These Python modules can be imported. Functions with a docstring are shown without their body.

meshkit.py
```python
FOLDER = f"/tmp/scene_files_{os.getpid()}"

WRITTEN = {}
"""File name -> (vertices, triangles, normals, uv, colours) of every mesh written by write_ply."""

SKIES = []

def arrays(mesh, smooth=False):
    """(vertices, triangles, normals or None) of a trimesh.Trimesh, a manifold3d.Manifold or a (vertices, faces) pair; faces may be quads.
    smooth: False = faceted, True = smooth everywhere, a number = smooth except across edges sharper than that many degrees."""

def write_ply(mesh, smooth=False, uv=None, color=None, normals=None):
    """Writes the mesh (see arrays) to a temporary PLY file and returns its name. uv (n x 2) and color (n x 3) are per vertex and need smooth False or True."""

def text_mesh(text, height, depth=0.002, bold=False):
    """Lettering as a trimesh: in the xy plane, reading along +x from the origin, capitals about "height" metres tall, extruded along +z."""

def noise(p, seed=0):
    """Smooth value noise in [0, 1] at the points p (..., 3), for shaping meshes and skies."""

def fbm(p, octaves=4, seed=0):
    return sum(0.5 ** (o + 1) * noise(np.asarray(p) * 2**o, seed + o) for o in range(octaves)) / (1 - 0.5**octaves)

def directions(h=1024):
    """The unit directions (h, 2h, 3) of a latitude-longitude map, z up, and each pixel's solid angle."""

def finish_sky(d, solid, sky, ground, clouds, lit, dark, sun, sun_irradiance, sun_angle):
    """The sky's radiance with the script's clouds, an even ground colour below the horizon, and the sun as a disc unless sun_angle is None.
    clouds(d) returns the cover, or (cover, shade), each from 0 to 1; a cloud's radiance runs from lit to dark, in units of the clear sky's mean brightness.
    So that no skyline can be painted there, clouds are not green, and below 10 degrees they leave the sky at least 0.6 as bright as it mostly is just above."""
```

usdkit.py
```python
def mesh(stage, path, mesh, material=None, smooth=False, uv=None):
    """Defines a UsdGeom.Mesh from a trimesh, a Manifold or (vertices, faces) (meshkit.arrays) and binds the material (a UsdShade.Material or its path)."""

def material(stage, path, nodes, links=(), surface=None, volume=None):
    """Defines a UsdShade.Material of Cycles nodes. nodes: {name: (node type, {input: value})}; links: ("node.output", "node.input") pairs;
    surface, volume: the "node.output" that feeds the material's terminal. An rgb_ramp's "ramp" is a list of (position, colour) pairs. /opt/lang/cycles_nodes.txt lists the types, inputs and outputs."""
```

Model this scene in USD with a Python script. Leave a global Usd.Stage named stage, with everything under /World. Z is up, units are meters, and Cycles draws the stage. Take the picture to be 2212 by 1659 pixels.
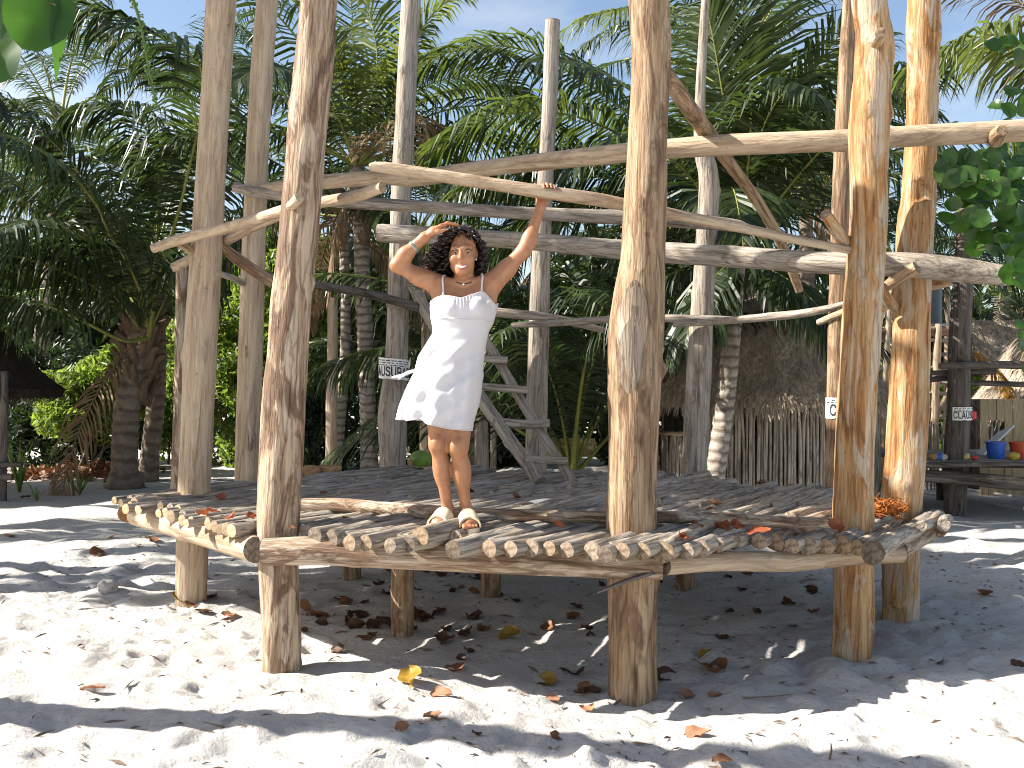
import math, random
import numpy as np
import trimesh, usdkit, meshkit
from pxr import Usd, UsdGeom, UsdLux, UsdShade, Gf, Sdf, Vt

# ------------------------------------------------------------------ stage, camera, sky, sun, exposure
stage = Usd.Stage.CreateInMemory()
UsdGeom.SetStageUpAxis(stage, 'Z')
UsdGeom.SetStageMetersPerUnit(stage, 1.0)
UsdGeom.Xform.Define(stage, '/World')
stage.SetDefaultPrim(stage.GetPrimAtPath('/World'))
CAM_Z, F, CX, CY = 1.575, 2170.0, 1106.0, 829.5      # eye height; focal length and centre in units of a 2212-wide picture
cam = UsdGeom.Camera.Define(stage, '/World/camera')
cam.CreateHorizontalApertureAttr(36.0)
cam.CreateVerticalApertureAttr(27.0)
cam.CreateFocalLengthAttr(36.0 * F / 2212.0)
cam.CreateExposureAttr(1.72)
cam.CreateClippingRangeAttr(Gf.Vec2f(0.05, 5000.0))
_x = UsdGeom.Xformable(cam)
_x.AddTranslateOp().Set(Gf.Vec3d(0, 0, CAM_Z))
_x.AddRotateXYZOp().Set(Gf.Vec3f(90, 0, 0))

SUN_EL, SUN_AZ = math.radians(37.5), math.radians(3)   # low sun on the left, a little behind the camera
SUN = np.array([-math.cos(SUN_EL) * math.cos(SUN_AZ), -math.cos(SUN_EL) * math.sin(SUN_AZ), math.sin(SUN_EL)])
sun = UsdLux.DistantLight.Define(stage, '/World/sun')
sun.CreateIntensityAttr(1.2)
sun.CreateAngleAttr(0.53)
sun.CreateNormalizeAttr(True)
sun.CreateColorAttr(Gf.Vec3f(1.0, 0.95, 0.875))
_z = SUN
_xa = np.cross([0, 0, 1], _z); _xa /= np.linalg.norm(_xa)
_ya = np.cross(_z, _xa)
UsdGeom.Xformable(sun).AddTransformOp().Set(Gf.Matrix4d(*_xa, 0, *_ya, 0, *_z, 0, 0, 0, 0, 1))

_sky_m = usdkit.material(stage, '/World/Looks/sky_light', {
    'sky': ('sky_texture', {'sky_type': 'single_scattering', 'sun_disc': False, 'sun_elevation': SUN_EL, 'sun_rotation': math.atan2(SUN[0], SUN[1]),
                            'altitude': 5.0, 'air_density': 1.0, 'aerosol_density': 1.6, 'ozone_density': 1.0}),
    'tc': ('texture_coordinate', {}), 'map': ('mapping', {'scale': (1.0, 1.0, 2.6), 'location': (.4, .1, .0)}), 'n': ('noise_texture', {'scale': 2.6, 'detail': 6.0, 'roughness': .55}),
    'cl': ('rgb_ramp', {'ramp': [(.50, (0, 0, 0)), (.80, (1, 1, 1))]}), 'pale': ('hsv', {'saturation': .3, 'value': 1.3}), 'mix': ('mix', {'mix_type': 'mix'}),
    'bg': ('background_shader', {'strength': 0.064})}, [('tc.generated', 'map.vector'), ('map.vector', 'n.vector'), ('n.fac', 'cl.fac'), ('sky.color', 'pale.color'), ('sky.color', 'mix.color1'), ('pale.color', 'mix.color2'), ('cl.color', 'mix.fac'), ('mix.color', 'bg.color')], surface='bg.background')
dome = UsdLux.DomeLight.Define(stage, '/World/sky')
UsdShade.MaterialBindingAPI.Apply(dome.GetPrim()).Bind(_sky_m)
dome.GetPrim().SetCustomDataByKey('kind', 'structure')

rng = np.random.default_rng(7)
random.seed(7)


# ------------------------------------------------------------------ helpers
def P(px, py, y):
    """The point at depth y seen at a place of the 2212 x 1659 picture."""
    return np.array([(px - CX) / F * y, y, CAM_Z - (py - CY) / F * y])


def PZ(px, py, z):
    """The point at height z seen there."""
    return P(px, py, (CAM_Z - z) * F / (py - CY))


_names = {}


def free(path):
    n = _names.get(path, -1) + 1
    _names[path] = n
    return path if n == 0 else f'{path}_{n:03d}'


class Node:
    """A prim with its place in the world: a thing, a part or a sub-part."""
    def __init__(self, prim, o, r):
        self.prim, self.o, self.r = prim, np.asarray(o, float), r

    def path(self):
        return str(self.prim.GetPath())


def tag(node, label=None, cat=None, group=None, kind=None):
    for k, v in (('label', label), ('category', cat), ('group', group), ('kind', kind)):
        if v:
            node.prim.SetCustomDataByKey(k, v)
    return node


def place(prim, o, r, parent):
    if parent is not None:
        o, r = (o - parent.o) @ parent.r, parent.r.T @ r
    if np.abs(o).max() > 1e-9 or np.abs(r - np.eye(3)).max() > 1e-9:
        m = np.eye(4); m[:3, :3] = r.T; m[3, :3] = o
        UsdGeom.Xformable(prim).AddTransformOp().Set(Gf.Matrix4d(m.tolist()))


def thing(name, label, cat, loc=(0, 0, 0), group=None, kind=None):
    x = UsdGeom.Xform.Define(stage, free('/World/' + name))
    n = Node(x.GetPrim(), loc, np.eye(3))
    place(x, n.o, n.r, None)
    return tag(n, label, cat, group, kind)


def mesh(name, vf, mat, parent=None, smooth=True, frame=None, label=None):
    """One mesh. vf is in world space; frame = (origin, axes) is the mesh's own space, for its grain."""
    if hasattr(vf, 'vertices'):
        v, f = np.array(vf.vertices), np.array(vf.faces)
    else:
        v, f = np.asarray(vf[0], float), np.asarray(vf[1], int)
    o, r = frame if frame is not None else ((parent.o, parent.r) if parent is not None else (np.zeros(3), np.eye(3)))
    o = np.asarray(o, float)
    path = free((parent.path() if parent is not None else '/World') + '/' + name)
    m = usdkit.mesh(stage, path, ((v - o) @ r, f), '/World/Looks/' + mat, smooth)
    n = Node(m.GetPrim(), o, r)
    place(m, o, r, parent)
    if label:
        n.prim.SetCustomDataByKey('label', label)
    return n


def join(parts):
    vs, fs, k = [], [], 0
    for v, f in parts:
        v, f = np.asarray(v), np.asarray(f)
        if f.shape[1] == 4:
            f = np.vstack([f[:, [0, 1, 2]], f[:, [0, 2, 3]]])
        vs.append(v); fs.append(f + k); k += len(v)
    return np.vstack(vs), np.vstack(fs)


def spline(pts, n):
    """n points of a Catmull-Rom curve through pts (rows of any width)."""
    p = np.asarray(pts, float)
    if len(p) == 2:
        t = np.linspace(0, 1, n)[:, None]
        return p[0] * (1 - t) + p[1] * t
    p = np.vstack([2 * p[0] - p[1], p, 2 * p[-1] - p[-2]])
    d = np.r_[0, np.cumsum(np.linalg.norm(np.diff(p[1:-1], axis=0), axis=1))]
    s = np.interp(np.linspace(0, d[-1], n), d, np.arange(len(d)))
    i = np.clip(s.astype(int), 0, len(d) - 2)
    t = (s - i)[:, None]
    a, b, c, e = p[i], p[i + 1], p[i + 2], p[i + 3]
    return .5 * (2 * b + (c - a) * t + (2 * a - 5 * b + 4 * c - e) * t ** 2 + (3 * b - a - 3 * c + e) * t ** 3)


def frames(c):
    t = np.gradient(c, axis=0); t /= np.linalg.norm(t, axis=1, keepdims=True)
    ref = np.array([0, 0, 1.0]) if abs(t[:, 2]).mean() < .8 else np.array([0, -1.0, 0])
    u = np.cross(ref, t); u /= np.linalg.norm(u, axis=1, keepdims=True)
    return t, u, np.cross(t, u)


def tube(c, r, seg=8, caps=True, disp=None):
    """A tube round the curve c; r per ring; disp(ring, seg) adds to the radius. Caps have vertices of their own."""
    c = np.asarray(c, float); n = len(c)
    r = np.broadcast_to(r, (n,)).astype(float)
    t, u, w = frames(c)
    a = np.arange(seg) / seg * 2 * np.pi
    rr = r[:, None] + (0 if disp is None else disp)
    v = c[:, None] + rr[..., None] * (np.cos(a)[None, :, None] * u[:, None] + np.sin(a)[None, :, None] * w[:, None])
    v = v.reshape(-1, 3)
    i, j = np.meshgrid(np.arange(n - 1), np.arange(seg), indexing='ij')
    q = np.stack([i * seg + j, i * seg + (j + 1) % seg, (i + 1) * seg + (j + 1) % seg, (i + 1) * seg + j], -1).reshape(-1, 4)
    f = np.vstack([q[:, [0, 1, 2]], q[:, [0, 2, 3]]])
    if caps:
        for e, flip in ((0, True), (n - 1, False)):
            ring = v[e * seg:(e + 1) * seg]
            k = len(v)
            v = np.vstack([v, ring, ring.mean(0)])
            idx = np.arange(seg)
            tri = np.stack([k + idx, k + (idx + 1) % seg, np.full(seg, k + seg)], 1)
            f = np.vstack([f, tri[:, ::-1] if flip else tri])
    return v, f


def log_mesh(pts, rad, seg=14, rings=24, rough=.06, seed=0, stretch=.35, knots=0, wob=0.0):
    """A natural pole: pts world points, rad radii at them. Returns (v, f), the two ends (centre, ring), and the frame."""
    g = np.random.default_rng(seed)
    pr = spline(np.c_[np.asarray(pts, float), np.broadcast_to(rad, (len(pts),))], rings)
    c, r = pr[:, :3].copy(), pr[:, 3]
    L = np.linalg.norm(c[-1] - c[0])
    s = np.linspace(0, L, rings)
    if wob:
        for k in range(3):
            c += wob * (meshkit.noise(np.c_[s * 1.3, np.full(rings, seed * 3.1 + k * 7), np.zeros(rings)])[:, None] - .5) * np.eye(3)[k]
    a = np.arange(seg) / seg * 2 * np.pi
    S, A = np.meshgrid(s, a, indexing='ij')
    q = np.stack([np.cos(A) * 1.1 + seed * 1.7, np.sin(A) * 1.1, S * stretch * 6], -1)
    q2 = np.stack([np.cos(A) * 2.6 + seed, np.sin(A) * 2.6, S * 4.5 + A * .0], -1)
    d = (meshkit.fbm(q, 2, seed) - .5) * 2 * rough + (meshkit.fbm(q2, 2, seed + 5) - .5) * rough * 1.0
    for k in range(knots):
        s0, a0 = g.uniform(.05, .95) * L, g.uniform(0, 2 * np.pi)
        da = (A - a0 + np.pi) % (2 * np.pi) - np.pi
        h = g.uniform(.10, .3)
        d += h * np.exp(-((S - s0) / g.uniform(.02, .05)) ** 2 - (da / g.uniform(.25, .5)) ** 2)
    d = d * r[:, None]
    v, f = tube(c, r, seg, True, d)
    z = (c[-1] - c[0]) / max(L, 1e-6)
    ref = np.array([0, 0, 1.0]) if abs(z[2]) < .9 else np.array([0, -1.0, 0])
    x = np.cross(ref, z); x /= np.linalg.norm(x)
    fr = (c[0], np.stack([x, np.cross(z, x), z], 1))
    return (v, f), (v[:seg], v[(rings - 1) * seg:rings * seg]), fr


def end_disc(ring, outward, bulge=.004):
    """A sawn end lying just proud of a pole's cap."""
    ring = np.asarray(ring); c = ring.mean(0)
    outward = outward / np.linalg.norm(outward)
    n = len(ring)
    a = c + (ring - c) * .985 + outward * .0025
    b = c + (ring - c) * .55 + outward * (.0025 + bulge * .6)
    v = np.vstack([a, b, c + outward * (.0025 + bulge)])
    i = np.arange(n); j = (i + 1) % n
    f = np.vstack([np.stack([i, j, n + j], 1), np.stack([i, n + j, n + i], 1), np.stack([n + i, n + j, np.full(n, 2 * n)], 1)])
    nrm = np.cross(v[f[0, 1]] - v[f[0, 0]], v[f[0, 2]] - v[f[0, 0]])
    if nrm @ outward < 0:
        f = f[:, ::-1]
    return v, f


def cut_end(parent, ring, outward, mat='cut_wood'):
    outward = outward / np.linalg.norm(outward)
    ref = np.array([0, 0, 1.0]) if abs(outward[2]) < .9 else np.array([0, 1.0, 0])
    x = np.cross(ref, outward); x /= np.linalg.norm(x)
    return mesh('cut_end', end_disc(ring, outward), mat, parent, smooth=True, frame=(np.asarray(ring).mean(0), np.stack([x, np.cross(outward, x), outward], 1)))


def box(c, size, rot=0.0, bev=0.0):
    m = trimesh.creation.box(size)
    if rot:
        m.apply_transform(trimesh.transformations.rotation_matrix(rot, [0, 0, 1]))
    return m.vertices + np.asarray(c), m.faces


# ------------------------------------------------------------------ materials
def look(name, nodes, links, surface='p.BSDF'):
    return usdkit.material(stage, '/World/Looks/' + name, nodes, links, surface=surface)


def wood(name, pale, mid, dark, patch, patch_at=.62, rough=.75, grain=1.0, streak=.55, crack=.7):
    """Weathered pole: long grain along the pole's own z, darker streaks, patches of bark colour, fine relief."""
    look(name, {
        'tc': ('texture_coordinate', {}), 'oi': ('object_info', {}), 'mul': ('math', {'math_type': 'multiply', 'value2': 37.0}),
        'add': ('vector_math', {'math_type': 'add'}),
        'm1': ('mapping', {'scale': (20 * grain, 20 * grain, 2.0 * grain)}), 'n1': ('noise_texture', {'scale': 1.0, 'detail': 6.0, 'roughness': .62, 'distortion': .6}),
        'r1': ('rgb_ramp', {'ramp': [(.33, dark), (.44, mid), (.54, pale), (.8, pale)]}),
        'm2': ('mapping', {'scale': (7.0, 7.0, 1.7)}), 'n2': ('noise_texture', {'scale': 1.0, 'detail': 5.0, 'roughness': .6, 'distortion': 1.1}),
        'r2': ('rgb_ramp', {'ramp': [(patch_at - .05, (0, 0, 0)), (patch_at + .01, (1, 1, 1))]}),
        'mx': ('mix', {'mix_type': 'mix', 'color2': patch}),
        'm3': ('mapping', {'scale': (60 * grain, 60 * grain, 3.2 * grain)}), 'n3': ('noise_texture', {'scale': 1.0, 'detail': 4.0, 'roughness': .65}),
        'r3': ('rgb_ramp', {'ramp': [(.34, (streak,) * 3), (.50, (1, 1, 1))]}),
        'mm': ('mix', {'mix_type': 'multiply', 'fac': .8}),
        'm5': ('mapping', {'scale': (17.0, 17.0, .95)}), 'wn': ('noise_texture', {'scale': 9.0, 'detail': 2.0}), 'wv': ('vector_math', {'math_type': 'multiply_add', 'vector2': (.035, .035, .0)}),
        'vo': ('voronoi_texture', {'feature': 'distance_to_edge', 'scale': 1.0}), 'r5': ('rgb_ramp', {'ramp': [(0, (.30, .26, .23)), (.035, (.62, .6, .58)), (.07, (1, 1, 1))]}), 'm6': ('mix', {'mix_type': 'multiply', 'fac': crack}),
        'n4': ('noise_texture', {'scale': 22.0, 'detail': 3.0}), 'r4': ('rgb_ramp', {'ramp': [(.66, (1, 1, 1)), (.74, (.45, .36, .28))]}),
        'm4': ('mix', {'mix_type': 'multiply', 'fac': .6}),
        'b1': ('bump', {'strength': .8, 'distance': .012}), 'b2': ('bump', {'strength': .7, 'distance': .025}),
        'p': ('principled_bsdf', {'roughness': rough, 'specular_ior_level': .25}),
    }, [('oi.random', 'mul.value1'), ('tc.object', 'add.vector1'), ('mul.value', 'add.vector2'),
        ('add.vector', 'm1.vector'), ('m1.vector', 'n1.vector'), ('n1.fac', 'r1.fac'),
        ('add.vector', 'm2.vector'), ('m2.vector', 'n2.vector'), ('n2.fac', 'r2.fac'), ('r2.color', 'mx.fac'), ('r1.color', 'mx.color1'),
        ('add.vector', 'm3.vector'), ('m3.vector', 'n3.vector'), ('n3.fac', 'r3.fac'), ('mx.color', 'mm.color1'), ('r3.color', 'mm.color2'),
        ('add.vector', 'n4.vector'), ('n4.fac', 'r4.fac'), ('add.vector', 'wn.vector'), ('wn.color', 'wv.vector1'), ('add.vector', 'wv.vector3'), ('wv.vector', 'm5.vector'), ('m5.vector', 'vo.vector'), ('vo.distance', 'r5.fac'), ('mm.color', 'm6.color1'), ('r5.color', 'm6.color2'), ('m6.color', 'm4.color1'), ('r4.color', 'm4.color2'),
        ('n3.fac', 'b1.height'), ('n1.fac', 'b2.height'), ('b2.normal', 'b1.normal'), ('b1.normal', 'p.normal'), ('m4.color', 'p.base_color')])


wood('pale_wood', (.42, .325, .225), (.36, .265, .175), (.25, .17, .105), (.34, .255, .18), .62, streak=.72, crack=.22)
wood('flaking_wood', (.41, .315, .225), (.32, .22, .14), (.135, .083, .05), (.16, .10, .063), .55, streak=.42, crack=.6)
wood('orange_wood', (.39, .245, .12), (.31, .145, .05), (.155, .068, .026), (.40, .31, .22), .57, crack=.4)
wood('tan_wood', (.32, .225, .14), (.255, .165, .093), (.13, .077, .042), (.18, .108, .062), .575, streak=.42, crack=.55)
wood('grey_wood', (.34, .295, .245), (.265, .225, .18), (.135, .11, .087), (.30, .245, .185), .61, streak=.48, crack=.6)
wood('deck_wood', (.345, .30, .245), (.262, .22, .172), (.10, .082, .064), (.31, .235, .16), .60, streak=.32)
wood('dark_wood', (.12, .10, .088), (.085, .07, .056), (.04, .032, .027), (.14, .115, .095), .65)
wood('bark_wood', (.41, .33, .25), (.31, .225, .15), (.14, .085, .055), (.20, .125, .08), .56, streak=.4)
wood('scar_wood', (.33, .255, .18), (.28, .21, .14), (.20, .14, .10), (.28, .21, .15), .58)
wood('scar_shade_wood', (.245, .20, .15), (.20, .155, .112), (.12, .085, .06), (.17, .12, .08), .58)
wood('stick_wood', (.36, .315, .26), (.26, .225, .18), (.11, .094, .072), (.2, .165, .125), .6)


def cut(name, a, b, c):
    look(name, {'tc': ('texture_coordinate', {}), 'w': ('wave_texture', {'wave_type': 'rings', 'rings_direction': 'z', 'scale': 26.0, 'distortion': 2.5, 'detail': 3.0, 'detail_scale': 1.5}),
                'n': ('noise_texture', {'scale': 38.0, 'detail': 5.0, 'roughness': .65}), 'oi': ('object_info', {}),
                'r': ('rgb_ramp', {'ramp': [(0, a), (.5, b), (1, a)]}), 'r2': ('rgb_ramp', {'ramp': [(.42, c), (.62, (1, 1, 1))]}),
                'r3': ('rgb_ramp', {'ramp': [(0, (.36, .34, .33)), (.4, (.9, .9, .9)), (1, (1.0, .84, .66))]}),
                'm': ('mix', {'mix_type': 'multiply', 'fac': .75}), 'm2': ('mix', {'mix_type': 'multiply', 'fac': .9}),
                'b': ('bump', {'strength': .4, 'distance': .006}), 'p': ('principled_bsdf', {'roughness': .85, 'specular_ior_level': .2})},
         [('tc.object', 'w.vector'), ('tc.object', 'n.vector'), ('w.fac', 'r.fac'), ('n.fac', 'r2.fac'), ('oi.random', 'r3.fac'), ('r.color', 'm.color1'), ('r2.color', 'm.color2'),
          ('m.color', 'm2.color1'), ('r3.color', 'm2.color2'), ('n.fac', 'b.height'), ('b.normal', 'p.normal'), ('m2.color', 'p.base_color')])


cut('cut_wood', (.35, .29, .225), (.26, .205, .15), (.28, .23, .19))
cut('fresh_cut_wood', (.50, .405, .28), (.43, .325, .21), (.7, .6, .5))
cut('dark_cut_wood', (.30, .17, .08), (.22, .11, .05), (.45, .35, .3))


def leafy(name, base, light, trans, fac=.4, rough=.42, scale=3.0, spec=.5, var=.5):
    """A leaf: colour varied in space and per piece, part of the light passing through."""
    look(name, {'g': ('geometry', {}), 'n': ('noise_texture', {'scale': scale, 'detail': 3.0}), 'oi': ('object_info', {}),
                'mxf': ('math', {'math_type': 'multiply_add', 'value2': var, 'value3': .25}), 'sum': ('math', {'math_type': 'add'}), 'is': ('math', {'math_type': 'multiply', 'value2': .5}),
                'r': ('rgb_ramp', {'ramp': [(.3, base), (.95, light)]}),
                'd': ('principled_bsdf', {'roughness': rough, 'specular_ior_level': spec}),
                't': ('translucent_bsdf', {}), 'tr': ('rgb_ramp', {'ramp': [(.3, tuple(x * .6 for x in trans)), (.95, trans)]}),
                'mix': ('mix_closure', {'fac': fac})},
         [('g.position', 'n.vector'), ('oi.random', 'mxf.value1'), ('g.random_per_island', 'is.value1'), ('is.value', 'sum.value1'), ('n.fac', 'sum.value2'),
          ('sum.value', 'r.fac'), ('r.color', 'd.base_color'), ('sum.value', 'tr.fac'), ('tr.color', 't.color'), ('d.BSDF', 'mix.closure1'), ('t.BSDF', 'mix.closure2')], surface='mix.closure')


leafy('palm_leaf', (.013, .024, .009), (.055, .080, .026), (.075, .125, .022), .33, .42, spec=.38)
leafy('young_palm_leaf', (.05, .075, .013), (.14, .17, .035), (.22, .28, .04), .42, .36)
leafy('mid_palm_leaf', (.022, .040, .011), (.085, .115, .028), (.14, .20, .03), .4, .40, spec=.4)
leafy('dry_palm_leaf', (.16, .10, .055), (.36, .26, .15), (.22, .14, .07), .3, .7, spec=.2)
leafy('orange_palm_leaf', (.34, .17, .03), (.55, .33, .07), (.45, .22, .04), .4, .6, spec=.3)
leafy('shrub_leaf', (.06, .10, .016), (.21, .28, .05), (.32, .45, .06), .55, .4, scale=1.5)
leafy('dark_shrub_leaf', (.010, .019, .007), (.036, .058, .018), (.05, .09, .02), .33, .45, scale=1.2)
leafy('forest_leaf', (.012, .022, .008), (.045, .070, .018), (.075, .12, .022), .33, .45, scale=.6)
leafy('sea_grape_leaf', (.014, .045, .008), (.06, .13, .018), (.12, .28, .025), .4, .33, scale=9.0, var=.8)
leafy('near_leaf', (.016, .05, .007), (.035, .09, .012), (.08, .21, .015), .42, .4, scale=9.0)
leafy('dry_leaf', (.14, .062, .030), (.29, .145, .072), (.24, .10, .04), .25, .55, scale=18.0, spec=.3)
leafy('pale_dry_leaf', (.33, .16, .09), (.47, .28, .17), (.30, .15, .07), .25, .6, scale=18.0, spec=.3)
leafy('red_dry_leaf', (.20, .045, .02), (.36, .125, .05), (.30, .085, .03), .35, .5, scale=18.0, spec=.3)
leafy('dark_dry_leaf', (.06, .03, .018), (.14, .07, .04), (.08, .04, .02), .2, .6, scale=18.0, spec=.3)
leafy('yellow_leaf', (.26, .14, .02), (.42, .31, .05), (.26, .17, .03), .3, .5, scale=26.0, spec=.3)
leafy('grass_blade', (.07, .14, .02), (.20, .30, .06), (.22, .35, .06), .35, .45, scale=6.0)


def plain(name, color, rough=.6, var=.25, scale=8.0, bump=.2, dist=.01, stretch=(1, 1, 1), spec=.4, metallic=0.0):
    look(name, {'tc': ('texture_coordinate', {}), 'm': ('mapping', {'scale': stretch}), 'n': ('noise_texture', {'scale': scale, 'detail': 5.0, 'roughness': .6}),
                'r': ('rgb_ramp', {'ramp': [(.25, tuple(c * (1 - var) for c in color)), (.75, tuple(min(1, c * (1 + var)) for c in color))]}),
                'b': ('bump', {'strength': bump, 'distance': dist}), 'p': ('principled_bsdf', {'roughness': rough, 'specular_ior_level': spec, 'metallic': metallic})},
         [('tc.object', 'm.vector'), ('m.vector', 'n.vector'), ('n.fac', 'r.fac'), ('r.color', 'p.base_color'), ('n.fac', 'b.height'), ('b.normal', 'p.normal')])


for nm_, a_, b_, sc_ in (('palm_bark', (.21, .17, .135), (.14, .11, .088), 1.6), ('pale_palm_bark', (.34, .295, .25), (.17, .14, .115), 2.67)):
    look(nm_, {'tc': ('texture_coordinate', {}), 'w': ('wave_texture', {'wave_type': 'bands', 'bands_direction': 'z', 'scale': sc_, 'distortion': 5.0, 'detail': 4.0, 'detail_scale': 1.1}), 'n': ('noise_texture', {'scale': 9.0, 'detail': 5.0, 'roughness': .65}),
               'r': ('rgb_ramp', {'ramp': [(.08, b_), (.42, a_), (1, a_)]}), 'r2': ('rgb_ramp', {'ramp': [(.3, (.5, .47, .44)), (.62, (1.1, 1.08, 1.05))]}), 'm': ('mix', {'mix_type': 'multiply', 'fac': .85}),
               'b': ('bump', {'strength': .6, 'distance': .03}), 'p': ('principled_bsdf', {'roughness': .92, 'specular_ior_level': .15})},
         [('tc.object', 'w.vector'), ('tc.object', 'n.vector'), ('w.fac', 'r.fac'), ('n.fac', 'r2.fac'), ('r.color', 'm.color1'), ('r2.color', 'm.color2'), ('w.fac', 'b.height'), ('b.normal', 'p.normal'), ('m.color', 'p.base_color')])
plain('leaf_boot', (.13, .088, .056), .85, .5, 7.0, .4, .02, (3, 3, 1), .2)
plain('rachis', (.17, .18, .035), .5, .3, 6.0, .1)
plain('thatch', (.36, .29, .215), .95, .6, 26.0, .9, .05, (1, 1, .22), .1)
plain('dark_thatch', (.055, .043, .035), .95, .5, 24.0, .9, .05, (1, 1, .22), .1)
plain('stem', (.12, .085, .05), .8, .3, 9.0, .3)
plain('coconut_green', (.10, .17, .02), .4, .35, 9.0, .1)
plain('coconut_husk', (.30, .17, .08), .9, .4, 30.0, .6)
plain('husk_fibre', (.34, .115, .03), .9, .5, 60.0, .9, .02, (1, 1, 1), .1)
plain('paper', (.70, .69, .66), .8, .06, 12.0, .15, .004, (1, 1, 1), .2)
plain('ink', (.03, .03, .035), .8, .1, 12.0, 0)
plain('red_paint', (.55, .04, .04), .6, .2, 12.0, 0)
plain('rust_metal', (.07, .055, .045), .55, .4, 60.0, .3, .004, (1, 1, 1), .4, .6)
plain('stone', (.42, .39, .35), .9, .35, 14.0, .8, .02)
plain('yellow_wall', (.42, .33, .16), .9, .4, 22.0, .9, .03)
plain('concrete', (.50, .47, .43), .9, .2, 9.0, .4)
plain('blue_plastic', (.03, .10, .42), .35, .1, 5.0, .05)
plain('red_plastic', (.46, .07, .025), .35, .1, 5.0, .05)
plain('tank_plastic', (.035, .048, .055), .45, .15, 4.0, .05)
plain('board', (.46, .43, .39), .7, .25, 10.0, .2, .01, (1, 6, 1))
plain('plank', (.40, .30, .17), .8, .35, 9.0, .3, .01, (4, 4, .6))
plain('fruit_yellow', (.42, .30, .05), .5, .25, 9.0, .1)
plain('twig', (.14, .10, .07), .9, .4, 20.0, .2)
plain('strap_rope', (.32, .25, .16), .9, .2, 60.0, .4)
plain('water_pipe', (.66, .65, .62), .5, .1, 9.0, .05)

look('sand', {'g': ('geometry', {}), 'n1': ('noise_texture', {'scale': .9, 'detail': 5.0}), 'n2': ('noise_texture', {'scale': 26.0, 'detail': 6.0, 'roughness': .7}),
              'n3': ('noise_texture', {'scale': 160.0, 'detail': 3.0}), 'n4': ('noise_texture', {'scale': 5.5, 'detail': 4.0}),
              'r1': ('rgb_ramp', {'ramp': [(.3, (.49, .462, .425)), (.7, (.60, .575, .54))]}), 'r2': ('rgb_ramp', {'ramp': [(.34, (.74, .70, .66)), (.5, (1, 1, 1))]}),
              'm': ('mix', {'mix_type': 'multiply', 'fac': .75}), 'r3': ('rgb_ramp', {'ramp': [(.24, (.55, .5, .45)), (.33, (1, 1, 1))]}), 'm3': ('mix', {'mix_type': 'multiply', 'fac': .8}),
              'b1': ('bump', {'strength': .9, 'distance': .035}), 'b2': ('bump', {'strength': .5, 'distance': .008}),
              'p': ('principled_bsdf', {'roughness': .95, 'specular_ior_level': .12})},
     [('g.position', 'n1.vector'), ('g.position', 'n2.vector'), ('g.position', 'n3.vector'), ('g.position', 'n4.vector'), ('n1.fac', 'r1.fac'), ('n2.fac', 'r2.fac'), ('r1.color', 'm.color1'), ('r2.color', 'm.color2'),
      ('n3.fac', 'r3.fac'), ('m.color', 'm3.color1'), ('r3.color', 'm3.color2'), ('n2.fac', 'b1.height'), ('n3.fac', 'b2.height'), ('b1.normal', 'b2.normal'), ('b2.normal', 'p.normal'), ('m3.color', 'p.base_color')])

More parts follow.
